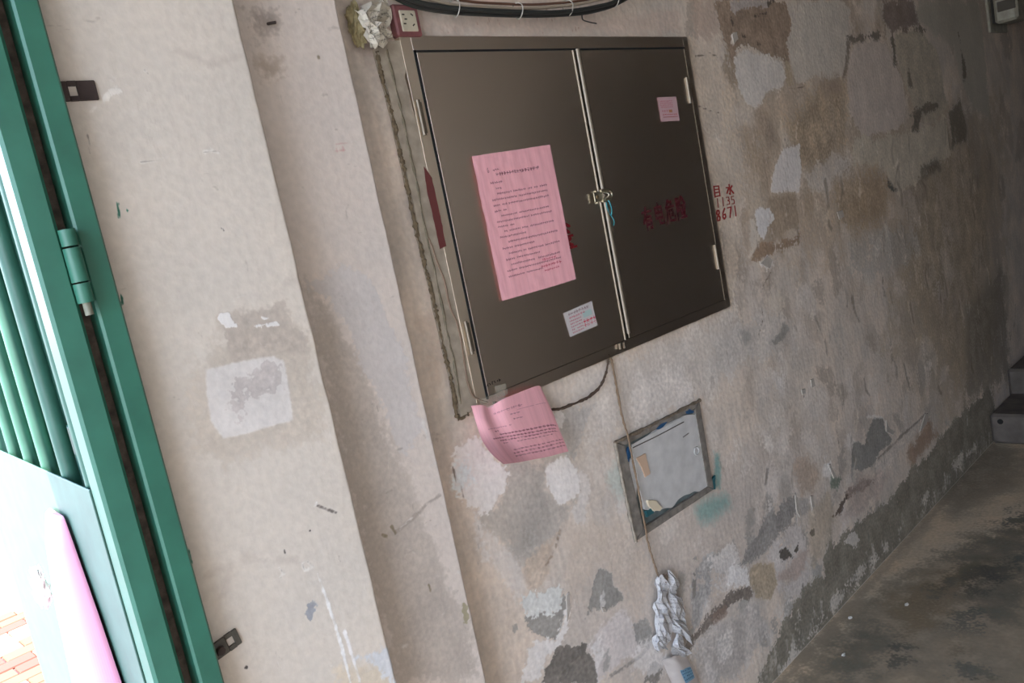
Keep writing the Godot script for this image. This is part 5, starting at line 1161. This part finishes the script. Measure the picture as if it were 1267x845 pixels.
	for k in 15:
		lp.append(Vector3(0.6312, 0.7516, 0.008) + Vector3(cos(TAU * k / 14.0) * 0.010, sin(TAU * k / 14.0) * 0.010, 0))
	put("paint_blob", tube(lp, 0.002, 5), white, cover)
	put("dent", tube(PackedVector3Array([Vector3(0.5863, 0.8031, 0.0062), Vector3(0.6126, 0.8049, 0.0062)]), 0.0016, 5), mat(Color8(140, 136, 132), 0.8), cover)

func notice_image(seed_: int) -> Image:
	rng.seed = seed_
	var im := Image.create_empty(420, 594, false, Image.FORMAT_RGB8)
	for x in 420:
		var v := (nc[(x * 3) & 511] - 128) * 0.05 + (na[(x * 2) & 511] - 128) * 0.05  # column streaks painted in as the shading of ripples in the paper
		im.fill_rect(Rect2i(x, 0, 1, 594), Color8(clampi(int(246 + v), 0, 255), clampi(int(182 + v), 0, 255), clampi(int(188 + v), 0, 255)))
	return im

func build_papers() -> void:
	var inkc := Color8(150, 88, 100)
	var im := notice_image(3)
	ink(im, [[0.3, 0], [0, 0.4], [0.1, 1.0], [0.5, 0.9], [0.5, 0.5]], Vector2(76, 78), Vector2(12, 20), 2, inkc)
	print_line(im, 100, 130, 86, 10, inkc, 0.0)
	print_line(im, 112, 326, 104, 13, Color8(112, 54, 66), 0.02)
	print_line(im, 112, 326, 104, 13, Color8(112, 54, 66), 0.02)
	print_line(im, 78, 136, 136, 9, inkc, 0.0)
	print_line(im, 98, 118, 158, 9, inkc, 0.0)
	var ys := [[98, 352, 178], [70, 350, 198], [70, 350, 218], [70, 128, 239], [96, 342, 259], [70, 350, 280], [70, 150, 300], [96, 356, 320], [70, 205, 340], [96, 362, 360], [70, 240, 380], [96, 358, 400], [70, 254, 420], [96, 352, 440], [70, 350, 460], [70, 252, 482]]
	for q in ys:
		print_line(im, q[0], q[1], q[2], 8, inkc, 0.06)
	print_line(im, 262, 330, 450, 11, Color8(196, 74, 96), 0.1)
	print_line(im, 250, 346, 474, 12, Color8(190, 60, 84), 0.0)
	print_line(im, 262, 336, 494, 9, Color8(196, 74, 96), 0.1)
	for k in 24:
		var a := TAU * k / 24.0
		im.fill_rect(Rect2i(int(302 + cos(a) * 32), int(468 + sin(a) * 32), 2, 2), Color8(208, 100, 118))
	var rows := [PackedVector3Array([Vector3(0.056, 1.548, 0.0172), Vector3(0.1256, 1.5487, 0.0172), Vector3(0.2008, 1.5494, 0.0172), Vector3(0.2845, 1.5506, 0.0172)]), PackedVector3Array([Vector3(0.0568, 1.4095, 0.0172), Vector3(0.1272, 1.4089, 0.0172), Vector3(0.2032, 1.4085, 0.0172), Vector3(0.2856, 1.4089, 0.0172)]), PackedVector3Array([Vector3(0.0585, 1.2639, 0.0172), Vector3(0.1295, 1.263, 0.0172), Vector3(0.2052, 1.2621, 0.0172), Vector3(0.2867, 1.2627, 0.0172)])]
	var n1 := put("paper_notice", sheet(rows, 40, 30, 0.0012, 11), paper_mat(im))
	n1.position.z = 0.0026
	tag(n1, "flat pink printed notice pasted on the cabinet's left door", "notice")

	im = notice_image(5)
	print_line(im, 150, 260, 92, 19, Color8(140, 66, 80), 0.0)
	print_line(im, 222, 250, 140, 11, inkc, 0.0)
	print_line(im, 226, 256, 178, 11, inkc, 0.0)
	print_line(im, 250, 360, 122, 5, Color8(196, 130, 138), 0.2)
	print_line(im, 70, 210, 215, 10, Color8(176, 104, 116), 0.05)
	for q in [[110, 130, 238], [130, 372, 271], [70, 372, 299], [110, 372, 325], [110, 130, 240], [130, 372, 268], [70, 372, 296], [110, 372, 322], [120, 160, 350], [190, 340, 352]]:
		print_line(im, q[0], q[1], q[2], 14, Color8(128, 58, 72), 0.04)
	for q in [[150, 376, 428], [140, 380, 462], [140, 380, 496]]:
		print_line(im, q[0], q[1], q[2], 17, Color8(128, 54, 68), 0.03)
		print_line(im, q[0], q[1], q[2], 17, Color8(128, 54, 68), 0.03)
	rows = [PackedVector3Array([Vector3(-0.0752, 1.0903, 0.02), Vector3(-0.0544, 1.0855, 0.026), Vector3(-0.0315, 1.0759, 0.022), Vector3(-0.0059, 1.0821, 0.034), Vector3(0.0531, 1.0809, 0.03), Vector3(0.1018, 1.0775, 0.024), Vector3(0.1147, 1.072, 0.022)]),
		PackedVector3Array([Vector3(-0.0807, 1.0589, 0.03), Vector3(-0.0669, 1.0579, 0.04), Vector3(-0.039, 1.0519, 0.034), Vector3(-0.0093, 1.0508, 0.042), Vector3(0.0479, 1.0425, 0.038), Vector3(0.1073, 1.0323, 0.032), Vector3(0.124, 1.0218, 0.03)]),
		PackedVector3Array([Vector3(-0.0912, 1.0284, 0.05), Vector3(-0.0646, 1.0241, 0.05), Vector3(-0.0362, 1.0175, 0.046), Vector3(0.0003, 1.0102, 0.048), Vector3(0.051, 0.9999, 0.046), Vector3(0.108, 0.9875, 0.04), Vector3(0.1276, 0.9775, 0.038)]),
		PackedVector3Array([Vector3(-0.0964, 1.005, 0.075), Vector3(-0.0659, 0.9971, 0.07), Vector3(-0.0321, 0.9877, 0.06), Vector3(0.0107, 0.9791, 0.056), Vector3(0.0596, 0.9686, 0.052), Vector3(0.113, 0.9585, 0.046), Vector3(0.129, 0.9529, 0.044)]),
		PackedVector3Array([Vector3(-0.0874, 0.984, 0.09), Vector3(-0.062, 0.976, 0.084), Vector3(-0.0301, 0.9661, 0.074), Vector3(0.0183, 0.9537, 0.064), Vector3(0.0649, 0.9425, 0.058), Vector3(0.1136, 0.9325, 0.05), Vector3(0.1315, 0.9286, 0.048)])]
	var n2 := put("paper_notice", sheet(rows, 36, 36, 0.0, 4), paper_mat(im))
	tag(n2, "curled pink printed notice taped to the cabinet's bottom corner", "notice")
	rng.seed = 99

	# small stickers
	im = Image.create_empty(160, 128, false, Image.FORMAT_RGB8)
	im.fill(Color8(206, 200, 198))
	im.fill_rect(Rect2i(96, 34, 50, 30), Color8(178, 204, 200))
	print_line(im, 20, 140, 10, 14, Color8(112, 70, 76), 0.0)
	print_line(im, 20, 100, 30, 12, Color8(196, 80, 100), 0.0)
	for k in 5:
		print_line(im, 18, 84, 48 + k * 15, 9, Color8(190, 96, 112), 0.05)
	print_line(im, 88, 150, 72, 18, Color8(206, 40, 70), 0.0)
	print_line(im, 88, 150, 92, 18, Color8(206, 40, 70), 0.0)
	print_line(im, 88, 150, 74, 18, Color8(206, 40, 70), 0.0)
	var s1 := put("sticker", sheet([PackedVector3Array([Vector3(0.2294, 1.2003, 0.018), Vector3(0.3257, 1.2057, 0.018)]), PackedVector3Array([Vector3(0.2365, 1.1465, 0.018), Vector3(0.3308, 1.1498, 0.018)])], 2, 2, 0.0, 1, 0.0015), paper_mat(im, 0.5))
	tag(s1, "pale sticker with red print low on the left cabinet door", "sticker")
	im = Image.create_empty(128, 160, false, Image.FORMAT_RGB8)
	im.fill(Color8(206, 172, 176))
	for k in 4:
		print_line(im, 12, 92, 22 + k * 13, 10, Color8(190, 96, 108), 0.0)
	print_line(im, 16, 64, 84, 14, Color8(180, 70, 84), 0.0)
	im.fill_rect(Rect2i(64, 84, 22, 18), Color8(176, 120, 84))
	print_line(im, 16, 116, 110, 12, Color8(180, 60, 70), 0.0)
	im.fill_rect(Rect2i(16, 130, 104, 4), Color8(160, 60, 64))
	var s2 := put("sticker", sheet([PackedVector3Array([Vector3(0.7061, 1.6293, 0.018), Vector3(0.7869, 1.6275, 0.018)]), PackedVector3Array([Vector3(0.7059, 1.5709, 0.018), Vector3(0.7855, 1.5686, 0.018)])], 2, 2, 0.0, 1, 0.0015), paper_mat(im, 0.6))
	tag(s2, "small pinkish sticker high on the right cabinet door", "sticker")

	# clear tape that holds the lower notice
	var tape := mat(Color(0.85, 0.83, 0.76, 0.14), 0.35)
	tape.transparency = BaseMaterial3D.TRANSPARENCY_ALPHA
	var tp := put("clear_tape", sheet([PackedVector3Array([Vector3(-0.0547, 1.0967, 0.0205), Vector3(-0.0233, 1.0953, 0.0215), Vector3(0.0146, 1.0955, 0.0195)]), PackedVector3Array([Vector3(-0.0531, 1.0819, 0.0235), Vector3(-0.0292, 1.0729, 0.0255), Vector3(0.0033, 1.081, 0.0335)])], 6, 4, 0.002, 2), tape)
	tag(tp, "strip of clear tape over the curled notice's top edge", "tape")
	var tp2 := put("clear_tape", sheet([PackedVector3Array([Vector3(-0.0057, 1.108, 0.0185), Vector3(0.0253, 1.1056, 0.0185)]), PackedVector3Array([Vector3(-0.0091, 1.0862, 0.0225), Vector3(0.0228, 1.0831, 0.0215)])], 4, 4, 0.002, 7), tape)
	tag(tp2, "short upright strip of clear tape left of the curled notice's high corner", "tape")

	# red stencilled telephone number on the wall
	im = clear_image(256, 384)
	var rc := Color8(170, 58, 54, 235)
	word(im, "目水", Vector2(10, 10), Vector2(84, 120), 56, 13, rc)
	word(im, "1135", Vector2(24, 142), Vector2(48, 96), 6, 9, Color8(168, 70, 60, 220))
	word(im, "8671", Vector2(14, 254), Vector2(52, 116), 8, 12, rc)
	worn(im, 0.02)
	var tl: Vector3 = Vector3(0.9094, 1.3944, 0.0012)
	var tr: Vector3 = Vector3(1.0292, 1.3869, 0.0012)
	var br: Vector3 = Vector3(1.0266, 1.2933, 0.0012)
	var bl: Vector3 = Vector3(0.8985, 1.2924, 0.0012)
	put("red_lettering", quad_sheet(tl, tr, br, bl), decal_mat(im, 0.9), get_node("wall_back"))

func build_wires() -> void:
	# the bundle over the cabinet
	var bundle := thing("cable_bundle", "sagging bundle of dark and pale cables tied together above the cabinet", "cables")
	var spans := [
		["black_cable", PackedVector3Array([Vector3(-0.1855, 1.9245, 0.03), Vector3(-0.1097, 1.8705, 0.03), Vector3(-0.0399, 1.8323, 0.03), Vector3(0.0426, 1.8174, 0.03), Vector3(0.1549, 1.8125, 0.032), Vector3(0.2463, 1.812, 0.032), Vector3(0.3587, 1.8141, 0.032), Vector3(0.5013, 1.8262, 0.03), Vector3(0.6312, 1.8583, 0.03), Vector3(0.8447, 1.9563, 0.03)]), 0.0056, Color8(40, 42, 42)],
		["black_cable", PackedVector3Array([Vector3(-0.1913, 1.9268, 0.04), Vector3(-0.116, 1.8735, 0.04), Vector3(-0.0438, 1.8332, 0.04), Vector3(0.0347, 1.8199, 0.04), Vector3(0.146, 1.8146, 0.042), Vector3(0.2604, 1.814, 0.042), Vector3(0.361, 1.8161, 0.042), Vector3(0.49, 1.8298, 0.04), Vector3(0.6084, 1.858, 0.04), Vector3(0.8332, 1.9675, 0.04)]), 0.0045, Color8(48, 50, 48)],
		["green_cable", PackedVector3Array([Vector3(-0.1812, 1.9213, 0.022), Vector3(-0.1046, 1.868, 0.022), Vector3(-0.0341, 1.8307, 0.022), Vector3(0.0493, 1.8171, 0.022), Vector3(0.1647, 1.8134, 0.022), Vector3(0.306, 1.8137, 0.022), Vector3(0.4117, 1.8207, 0.022), Vector3(0.5125, 1.8306, 0.022), Vector3(0.6454, 1.8594, 0.022), Vector3(0.8639, 1.9564, 0.022)]), 0.004, Color8(44, 62, 56)],
		["pale_cable", PackedVector3Array([Vector3(-0.1814, 1.9489, 0.034), Vector3(-0.1062, 1.8934, 0.034), Vector3(-0.0207, 1.8456, 0.034), Vector3(0.0718, 1.8256, 0.034), Vector3(0.1785, 1.8239, 0.034), Vector3(0.2716, 1.8238, 0.034), Vector3(0.4014, 1.8328, 0.034), Vector3(0.5022, 1.8459, 0.034), Vector3(0.6145, 1.8727, 0.034), Vector3(0.8501, 1.9937, 0.034)]), 0.0032, Color8(176, 160, 140)],
		["brown_cable", PackedVector3Array([Vector3(-0.173, 1.9702, 0.03), Vector3(-0.0984, 1.9113, 0.03), Vector3(0.0029, 1.8506, 0.03), Vector3(0.1093, 1.8353, 0.03), Vector3(0.2076, 1.8328, 0.03), Vector3(0.3032, 1.8339, 0.03), Vector3(0.4222, 1.8422, 0.03), Vector3(0.5247, 1.8565, 0.03), Vector3(0.6235, 1.8851, 0.03), Vector3(0.8625, 2.0153, 0.03)]), 0.0026, Color8(110, 78, 62)],
	]
	for s in spans:
		put(s[0], tube(smooth(s[1], 6), s[2], 10), mat(s[3], 0.5), bundle)
	for q in [Vector3(0.0783, 1.8205, 0.032), Vector3(0.2485, 1.8185, 0.034), Vector3(0.408, 1.8279, 0.034), Vector3(0.5799, 1.8506, 0.032)]:
		var p: Vector3 = q
		var ring := PackedVector3Array()
		for k in 15:
			var a := TAU * k / 14.0
			ring.append(p + Vector3(0.0025 * sin(a * 2.0), cos(a) * 0.0155, sin(a) * 0.014))
		put("cable_tie", tube(ring, 0.0012, 5), mat(Color8(190, 184, 174), 0.5), bundle)
	put("loose_end", tube(smooth(PackedVector3Array([Vector3(0.4648, 1.822, 0.024), Vector3(0.4635, 1.8082, 0.024), Vector3(0.4872, 1.8045, 0.02), Vector3(0.5205, 1.8026, 0.016)]), 6), 0.0014, 6), mat(Color8(40, 38, 36), 0.6), bundle)

	var cord := put("twisted_cord", tube(smooth(PackedVector3Array([Vector3(0.3547, 1.0725, 0.01), Vector3(0.3501, 1.0568, 0.01), Vector3(0.3347, 1.0347, 0.01), Vector3(0.3062, 1.013, 0.009), Vector3(0.2577, 1.0034, 0.009), Vector3(0.2057, 1.0047, 0.009), Vector3(0.1583, 1.0097, 0.01), Vector3(0.094, 1.0324, 0.01), Vector3(0.0285, 1.0613, 0.012), Vector3(-0.0153, 1.0781, 0.015)]), 8, 0.0007), 0.0030, 6, 1.0, 0.3), mat(Color8(82, 66, 54), 0.9))
	tag(cord, "dark twisted cord looping from under the cabinet to the curled notice", "cord")
	var string_ := put("hanging_string", tube(smooth(PackedVector3Array([Vector3(0.3539, 1.0783, 0.012), Vector3(0.365, 1.0565, 0.01), Vector3(0.3662, 0.9992, 0.01), Vector3(0.3642, 0.9347, 0.011), Vector3(0.3697, 0.8788, 0.013), Vector3(0.3702, 0.8278, 0.013), Vector3(0.3718, 0.78, 0.013), Vector3(0.3713, 0.7247, 0.013), Vector3(0.3696, 0.6695, 0.014), Vector3(0.3725, 0.6155, 0.012), Vector3(0.38, 0.5633, 0.012), Vector3(0.3812, 0.5307, 0.016)]), 8, 0.0006), 0.0026, 6, 1.0, 0.25), mat(Color8(132, 110, 88), 0.9))
	tag(string_, "long brown string hanging from the cabinet down across the wall box", "string")
	var thin := put("thin_wire", tube(smooth(PackedVector3Array([Vector3(-0.09, 1.424, 0.012), Vector3(-0.0823, 1.3986, 0.013), Vector3(-0.0769, 1.3614, 0.013), Vector3(-0.0697, 1.3296, 0.013), Vector3(-0.0713, 1.2837, 0.014), Vector3(-0.061, 1.2442, 0.013), Vector3(-0.0631, 1.1851, 0.013), Vector3(-0.0675, 1.1388, 0.015), Vector3(-0.0649, 1.1094, 0.017), Vector3(-0.049, 1.0933, 0.018), Vector3(-0.0322, 1.0834, 0.018)]), 6, 0.0005), 0.0020, 6), mat(Color8(134, 112, 94), 0.7))
	tag(thin, "thin brown wire running down the cement band left of the cabinet", "wire")
	var tie := put("wire_loop", tube(smooth(PackedVector3Array([Vector3(0.4349, 1.414, 0.026), Vector3(0.4358, 1.4041, 0.03), Vector3(0.4425, 1.3892, 0.026), Vector3(0.4416, 1.3789, 0.022), Vector3(0.4333, 1.3911, 0.022), Vector3(0.4302, 1.4094, 0.024), Vector3(0.4348, 1.3875, 0.02), Vector3(0.446, 1.3749, 0.02), Vector3(0.4515, 1.363, 0.02), Vector3(0.446, 1.3546, 0.02)]), 6), 0.0012, 6), mat(Color8(70, 160, 170), 0.4))
	tag(tie, "small loop of turquoise wire tied through the cabinet's hasp", "wire")

func build_small() -> void:
	# foam, crumpled newspaper and socket at the cabinet's top left corner
	var foam := put("foam_lump", lump(Vector3(-0.1466, 1.7925, 0.018) , Vector3(0.013, 0.034, 0.016), 12, 0.7), grainy(Color8(186, 172, 130), 0.95, 14.0, 0.35, 0.3))
	tag(foam, "dirty yellow lump of hardened foam beside the crumpled newspaper", "foam")
	var im := Image.create_empty(256, 256, false, Image.FORMAT_RGB8)
	im.fill(Color8(212, 205, 190))
	for k in 9:
		print_line(im, 60, 240, 70 + k * 20, 13, Color8(120, 116, 108), 0.25)
	var news := paper_mat(im)
	var rows := [PackedVector3Array([Vector3(-0.1249, 1.8216, 0.03), Vector3(-0.1057, 1.8263, 0.034), Vector3(-0.0867, 1.8336, 0.03), Vector3(-0.0692, 1.8329, 0.016)]), PackedVector3Array([Vector3(-0.1528, 1.8103, 0.034), Vector3(-0.1358, 1.8111, 0.046), Vector3(-0.0998, 1.815, 0.036), Vector3(-0.0611, 1.8241, 0.014)]), PackedVector3Array([Vector3(-0.1511, 1.7912, 0.036), Vector3(-0.145, 1.7885, 0.05), Vector3(-0.1072, 1.7976, 0.03), Vector3(-0.0696, 1.8002, 0.014)]), PackedVector3Array([Vector3(-0.1442, 1.7744, 0.034), Vector3(-0.1433, 1.7699, 0.05), Vector3(-0.108, 1.7801, 0.034), Vector3(-0.0747, 1.7749, 0.014)]), PackedVector3Array([Vector3(-0.1349, 1.754, 0.03), Vector3(-0.1342, 1.7464, 0.038), Vector3(-0.1084, 1.7552, 0.03), Vector3(-0.0728, 1.7699, 0.012)])]
	var np := put("newspaper_wad", sheet(rows, 10, 11, 0.020, 31, 0.0004, 3.4, 1.2, true), news)
	tag(np, "crumpled newspaper stuffed into the corner left of the socket", "newspaper")
	var sock := thing("wall_socket", "cream power socket in a dusty red plate above the cabinet's corner", "socket", Vector3(-0.0318, 1.8005, 0))
	var red := grainy(Color8(136, 84, 84), 0.6, 8.0, 0.2)
	put("plate", box(Vector3(-0.029, -0.028, 0), Vector3(0.029, 0.028, 0.020), 0.003), red, sock)
	var cr := put("face", box(Vector3(-0.018, -0.020, 0.018), Vector3(0.019, 0.017, 0.0225), 0.0015), grainy(Color8(206, 196, 172), 0.5, 8.0, 0.12), sock)
	var hole := mat(Color8(30, 26, 24), 0.9)
	for q in [[-0.011, 0.009, 0.0], [-0.007, 0.001, 0.0], [-0.011, -0.007, 0.0], [0.009, 0.009, -0.6], [0.009, -0.009, 0.6]]:
		put("slot", box(Vector3(-0.003, -0.0012, 0.0222), Vector3(0.003, 0.0012, 0.0228), 0.0, Transform3D(Basis(Vector3.BACK, q[2]), Vector3(q[0], q[1], 0))), hole, cr)

	# torn paper on the end of the string, and the packet under it
	im = Image.create_empty(256, 256, false, Image.FORMAT_RGB8)
	im.fill(Color8(206, 204, 204))
	for k in 12:
		print_line(im, 14, 244, 12 + k * 20, 9, Color8(140, 138, 142), 0.35)
	var torn := paper_mat(im)
	var paper := thing("torn_paper", "crumpled torn printed paper tied to the end of the brown string", "paper")
	put("strip", sheet([PackedVector3Array([Vector3(0.3844, 0.5239, 0.01), Vector3(0.3866, 0.5316, 0.024), Vector3(0.4141, 0.5083, 0.012)]), PackedVector3Array([Vector3(0.3707, 0.5102, 0.012), Vector3(0.3934, 0.5042, 0.016), Vector3(0.4196, 0.4806, 0.012)]), PackedVector3Array([Vector3(0.3714, 0.4806, 0.01), Vector3(0.3584, 0.4889, 0.03), Vector3(0.3982, 0.4749, 0.016)]), PackedVector3Array([Vector3(0.351, 0.4663, 0.012), Vector3(0.3776, 0.4501, 0.018), Vector3(0.397, 0.4434, 0.022)]), PackedVector3Array([Vector3(0.3494, 0.4295, 0.01), Vector3(0.3468, 0.4394, 0.03), Vector3(0.3997, 0.413, 0.014)]), PackedVector3Array([Vector3(0.343, 0.4064, 0.012), Vector3(0.3608, 0.3927, 0.02), Vector3(0.401, 0.3629, 0.01)]), PackedVector3Array([Vector3(0.3292, 0.3841, 0.01), Vector3(0.3356, 0.3857, 0.022), Vector3(0.3746, 0.3541, 0.012)]), PackedVector3Array([Vector3(0.3366, 0.3547, 0.008), Vector3(0.3471, 0.3614, 0.016), Vector3(0.3713, 0.3448, 0.01)])], 7, 16, 0.012, 41, 0.0004, 3.2, 2.4, true), torn, paper)
	put("strip", sheet([PackedVector3Array([Vector3(0.4257, 0.5237, 0.012), Vector3(0.4267, 0.5222, 0.018), Vector3(0.4463, 0.5012, 0.01)]), PackedVector3Array([Vector3(0.4196, 0.5036, 0.012), Vector3(0.4339, 0.4983, 0.02), Vector3(0.4649, 0.4709, 0.008)]), PackedVector3Array([Vector3(0.4196, 0.4823, 0.01), Vector3(0.4262, 0.4761, 0.016), Vector3(0.4573, 0.4575, 0.008)]), PackedVector3Array([Vector3(0.4185, 0.4572, 0.008), Vector3(0.4232, 0.4578, 0.012), Vector3(0.441, 0.4505, 0.008)])], 4, 7, 0.008, 43, 0.0004, 3.0, 1.5, true), torn, paper)
	put("strip", sheet([PackedVector3Array([Vector3(0.4171, 0.4642, 0.008), Vector3(0.4303, 0.4551, 0.016), Vector3(0.4718, 0.4243, 0.006)]), PackedVector3Array([Vector3(0.4034, 0.4398, 0.01), Vector3(0.4258, 0.4353, 0.022), Vector3(0.4722, 0.3896, 0.006)]), PackedVector3Array([Vector3(0.4082, 0.41, 0.01), Vector3(0.4167, 0.4002, 0.014), Vector3(0.4551, 0.3775, 0.01)]), PackedVector3Array([Vector3(0.3969, 0.3857, 0.008), Vector3(0.4211, 0.3832, 0.024), Vector3(0.4775, 0.3347, 0.006)]), PackedVector3Array([Vector3(0.4228, 0.3552, 0.008), Vector3(0.4444, 0.3388, 0.014), Vector3(0.4773, 0.2976, 0.006)])], 6, 10, 0.014, 45, 0.0004, 3.4, 1.6, true), torn, paper)
	put("strip", sheet([PackedVector3Array([Vector3(0.4159, 0.364, 0.012), Vector3(0.4184, 0.3573, 0.016), Vector3(0.4345, 0.3452, 0.01)]), PackedVector3Array([Vector3(0.3925, 0.3445, 0.012), Vector3(0.4053, 0.3443, 0.022), Vector3(0.4473, 0.3038, 0.01)]), PackedVector3Array([Vector3(0.3834, 0.3277, 0.01), Vector3(0.42, 0.3174, 0.014), Vector3(0.4632, 0.286, 0.008)]), PackedVector3Array([Vector3(0.4055, 0.298, 0.008), Vector3(0.413, 0.3045, 0.016), Vector3(0.4374, 0.2832, 0.01)])], 5, 7, 0.012, 47, 0.0004, 3.2, 1.2, true), torn, paper)
	put("knot", lump(Vector3(0.4076, 0.5093, 0.012), Vector3(0.008, 0.012, 0.008), 6, 0.6, 8), mat(Color8(120, 104, 90), 0.9), paper)
	im = Image.create_empty(128, 192, false, Image.FORMAT_RGB8)
	im.fill(Color8(212, 202, 194))
	im.fill_rect(Rect2i(58, 78, 56, 54), Color8(134, 178, 204))
	for k in 4:
		print_line(im, 62, 110, 82 + k * 12, 8, Color8(66, 104, 134), 0.1)
	var pk := put("paper_packet", sheet([PackedVector3Array([Vector3(0.3485, 0.3257, 0.01), Vector3(0.3834, 0.3212, 0.018), Vector3(0.4371, 0.2942, 0.01)]), PackedVector3Array([Vector3(0.3634, 0.2713, 0.012), Vector3(0.3994, 0.2665, 0.022), Vector3(0.4556, 0.2452, 0.012)]), PackedVector3Array([Vector3(0.384, 0.19, 0.01), Vector3(0.42, 0.1935, 0.02), Vector3(0.471, 0.1873, 0.01)])], 10, 12, 0.002, 5, 0.004), paper_mat(im))
	tag(pk, "pale paper packet with a blue printed square below the torn paper", "packet")

	# dark nail in the stepped pier
	var nail := put("nail", tube(PackedVector3Array([Vector3(-0.3451, 1.7785, 0.06), Vector3(-0.3431, 1.7779, 0.066), Vector3(-0.3383, 1.7774, 0.072)]), 0.0024, 7), mat(Color8(60, 50, 46), 0.6))
	tag(nail, "dark bent nail high in the stepped pier", "nail")

	# box at the far top right
	var jb := thing("junction_box", "old grey electric box high on the dark wall above the stairs", "box", Vector3(3.5, 1.81, 0))
	var pl := grainy(Color8(176, 172, 156), 0.6, 5.0, 0.2)
	put("back_plate", box(Vector3(-0.01, -0.01, 0), Vector3(0.26, 0.30, 0.012), 0.003), pl, jb)
	put("body", box(Vector3(0.0, 0.02, 0.028), Vector3(0.22, 0.28, 0.125), 0.012), pl, jb)
	put("neck", box(Vector3(0.03, 0.03, 0.01), Vector3(0.2, 0.27, 0.03)), mat(Color8(40, 38, 34), 0.8), jb)
	put("label_window", box(Vector3(-0.003, 0.07, 0.045), Vector3(0.004, 0.115, 0.118), 0.001), mat(Color8(70, 62, 50), 0.5), jb)
	put("ledge", box(Vector3(-0.008, 0.125, 0.04), Vector3(0.01, 0.14, 0.13), 0.002), mat(Color8(90, 84, 70), 0.6), jb)

	# crumbs of plaster and litter on the floor
	var crumb := mat(Color8(204, 198, 190), 0.9)
	var spots := [Vector3(1.02, 0, 0.115), Vector3(1.36, 0, 0.17), Vector3(2.52, 0, 0.33), Vector3(2.6, 0, 0.37), Vector3(1.22, 0, 0.05)]
	var said := ["small white plaster crumb on the floor nearest the photo's bottom edge", "white plaster crumb on the floor in front of the grey cement band", "white litter flake on the floor before the bottom step", "pale litter flake on the floor right of another by the bottom step", "tiny plaster crumb lying close against the foot of the wall"]
	for k in spots.size():
		var o := put("plaster_crumb", lump(Vector3(0, 0.003, 0), Vector3(0.007, 0.004, 0.005), 50 + k, 0.8, 6), crumb)
		o.position = spots[k]
		tag(o, said[k], "crumb", "crumbs on the floor")
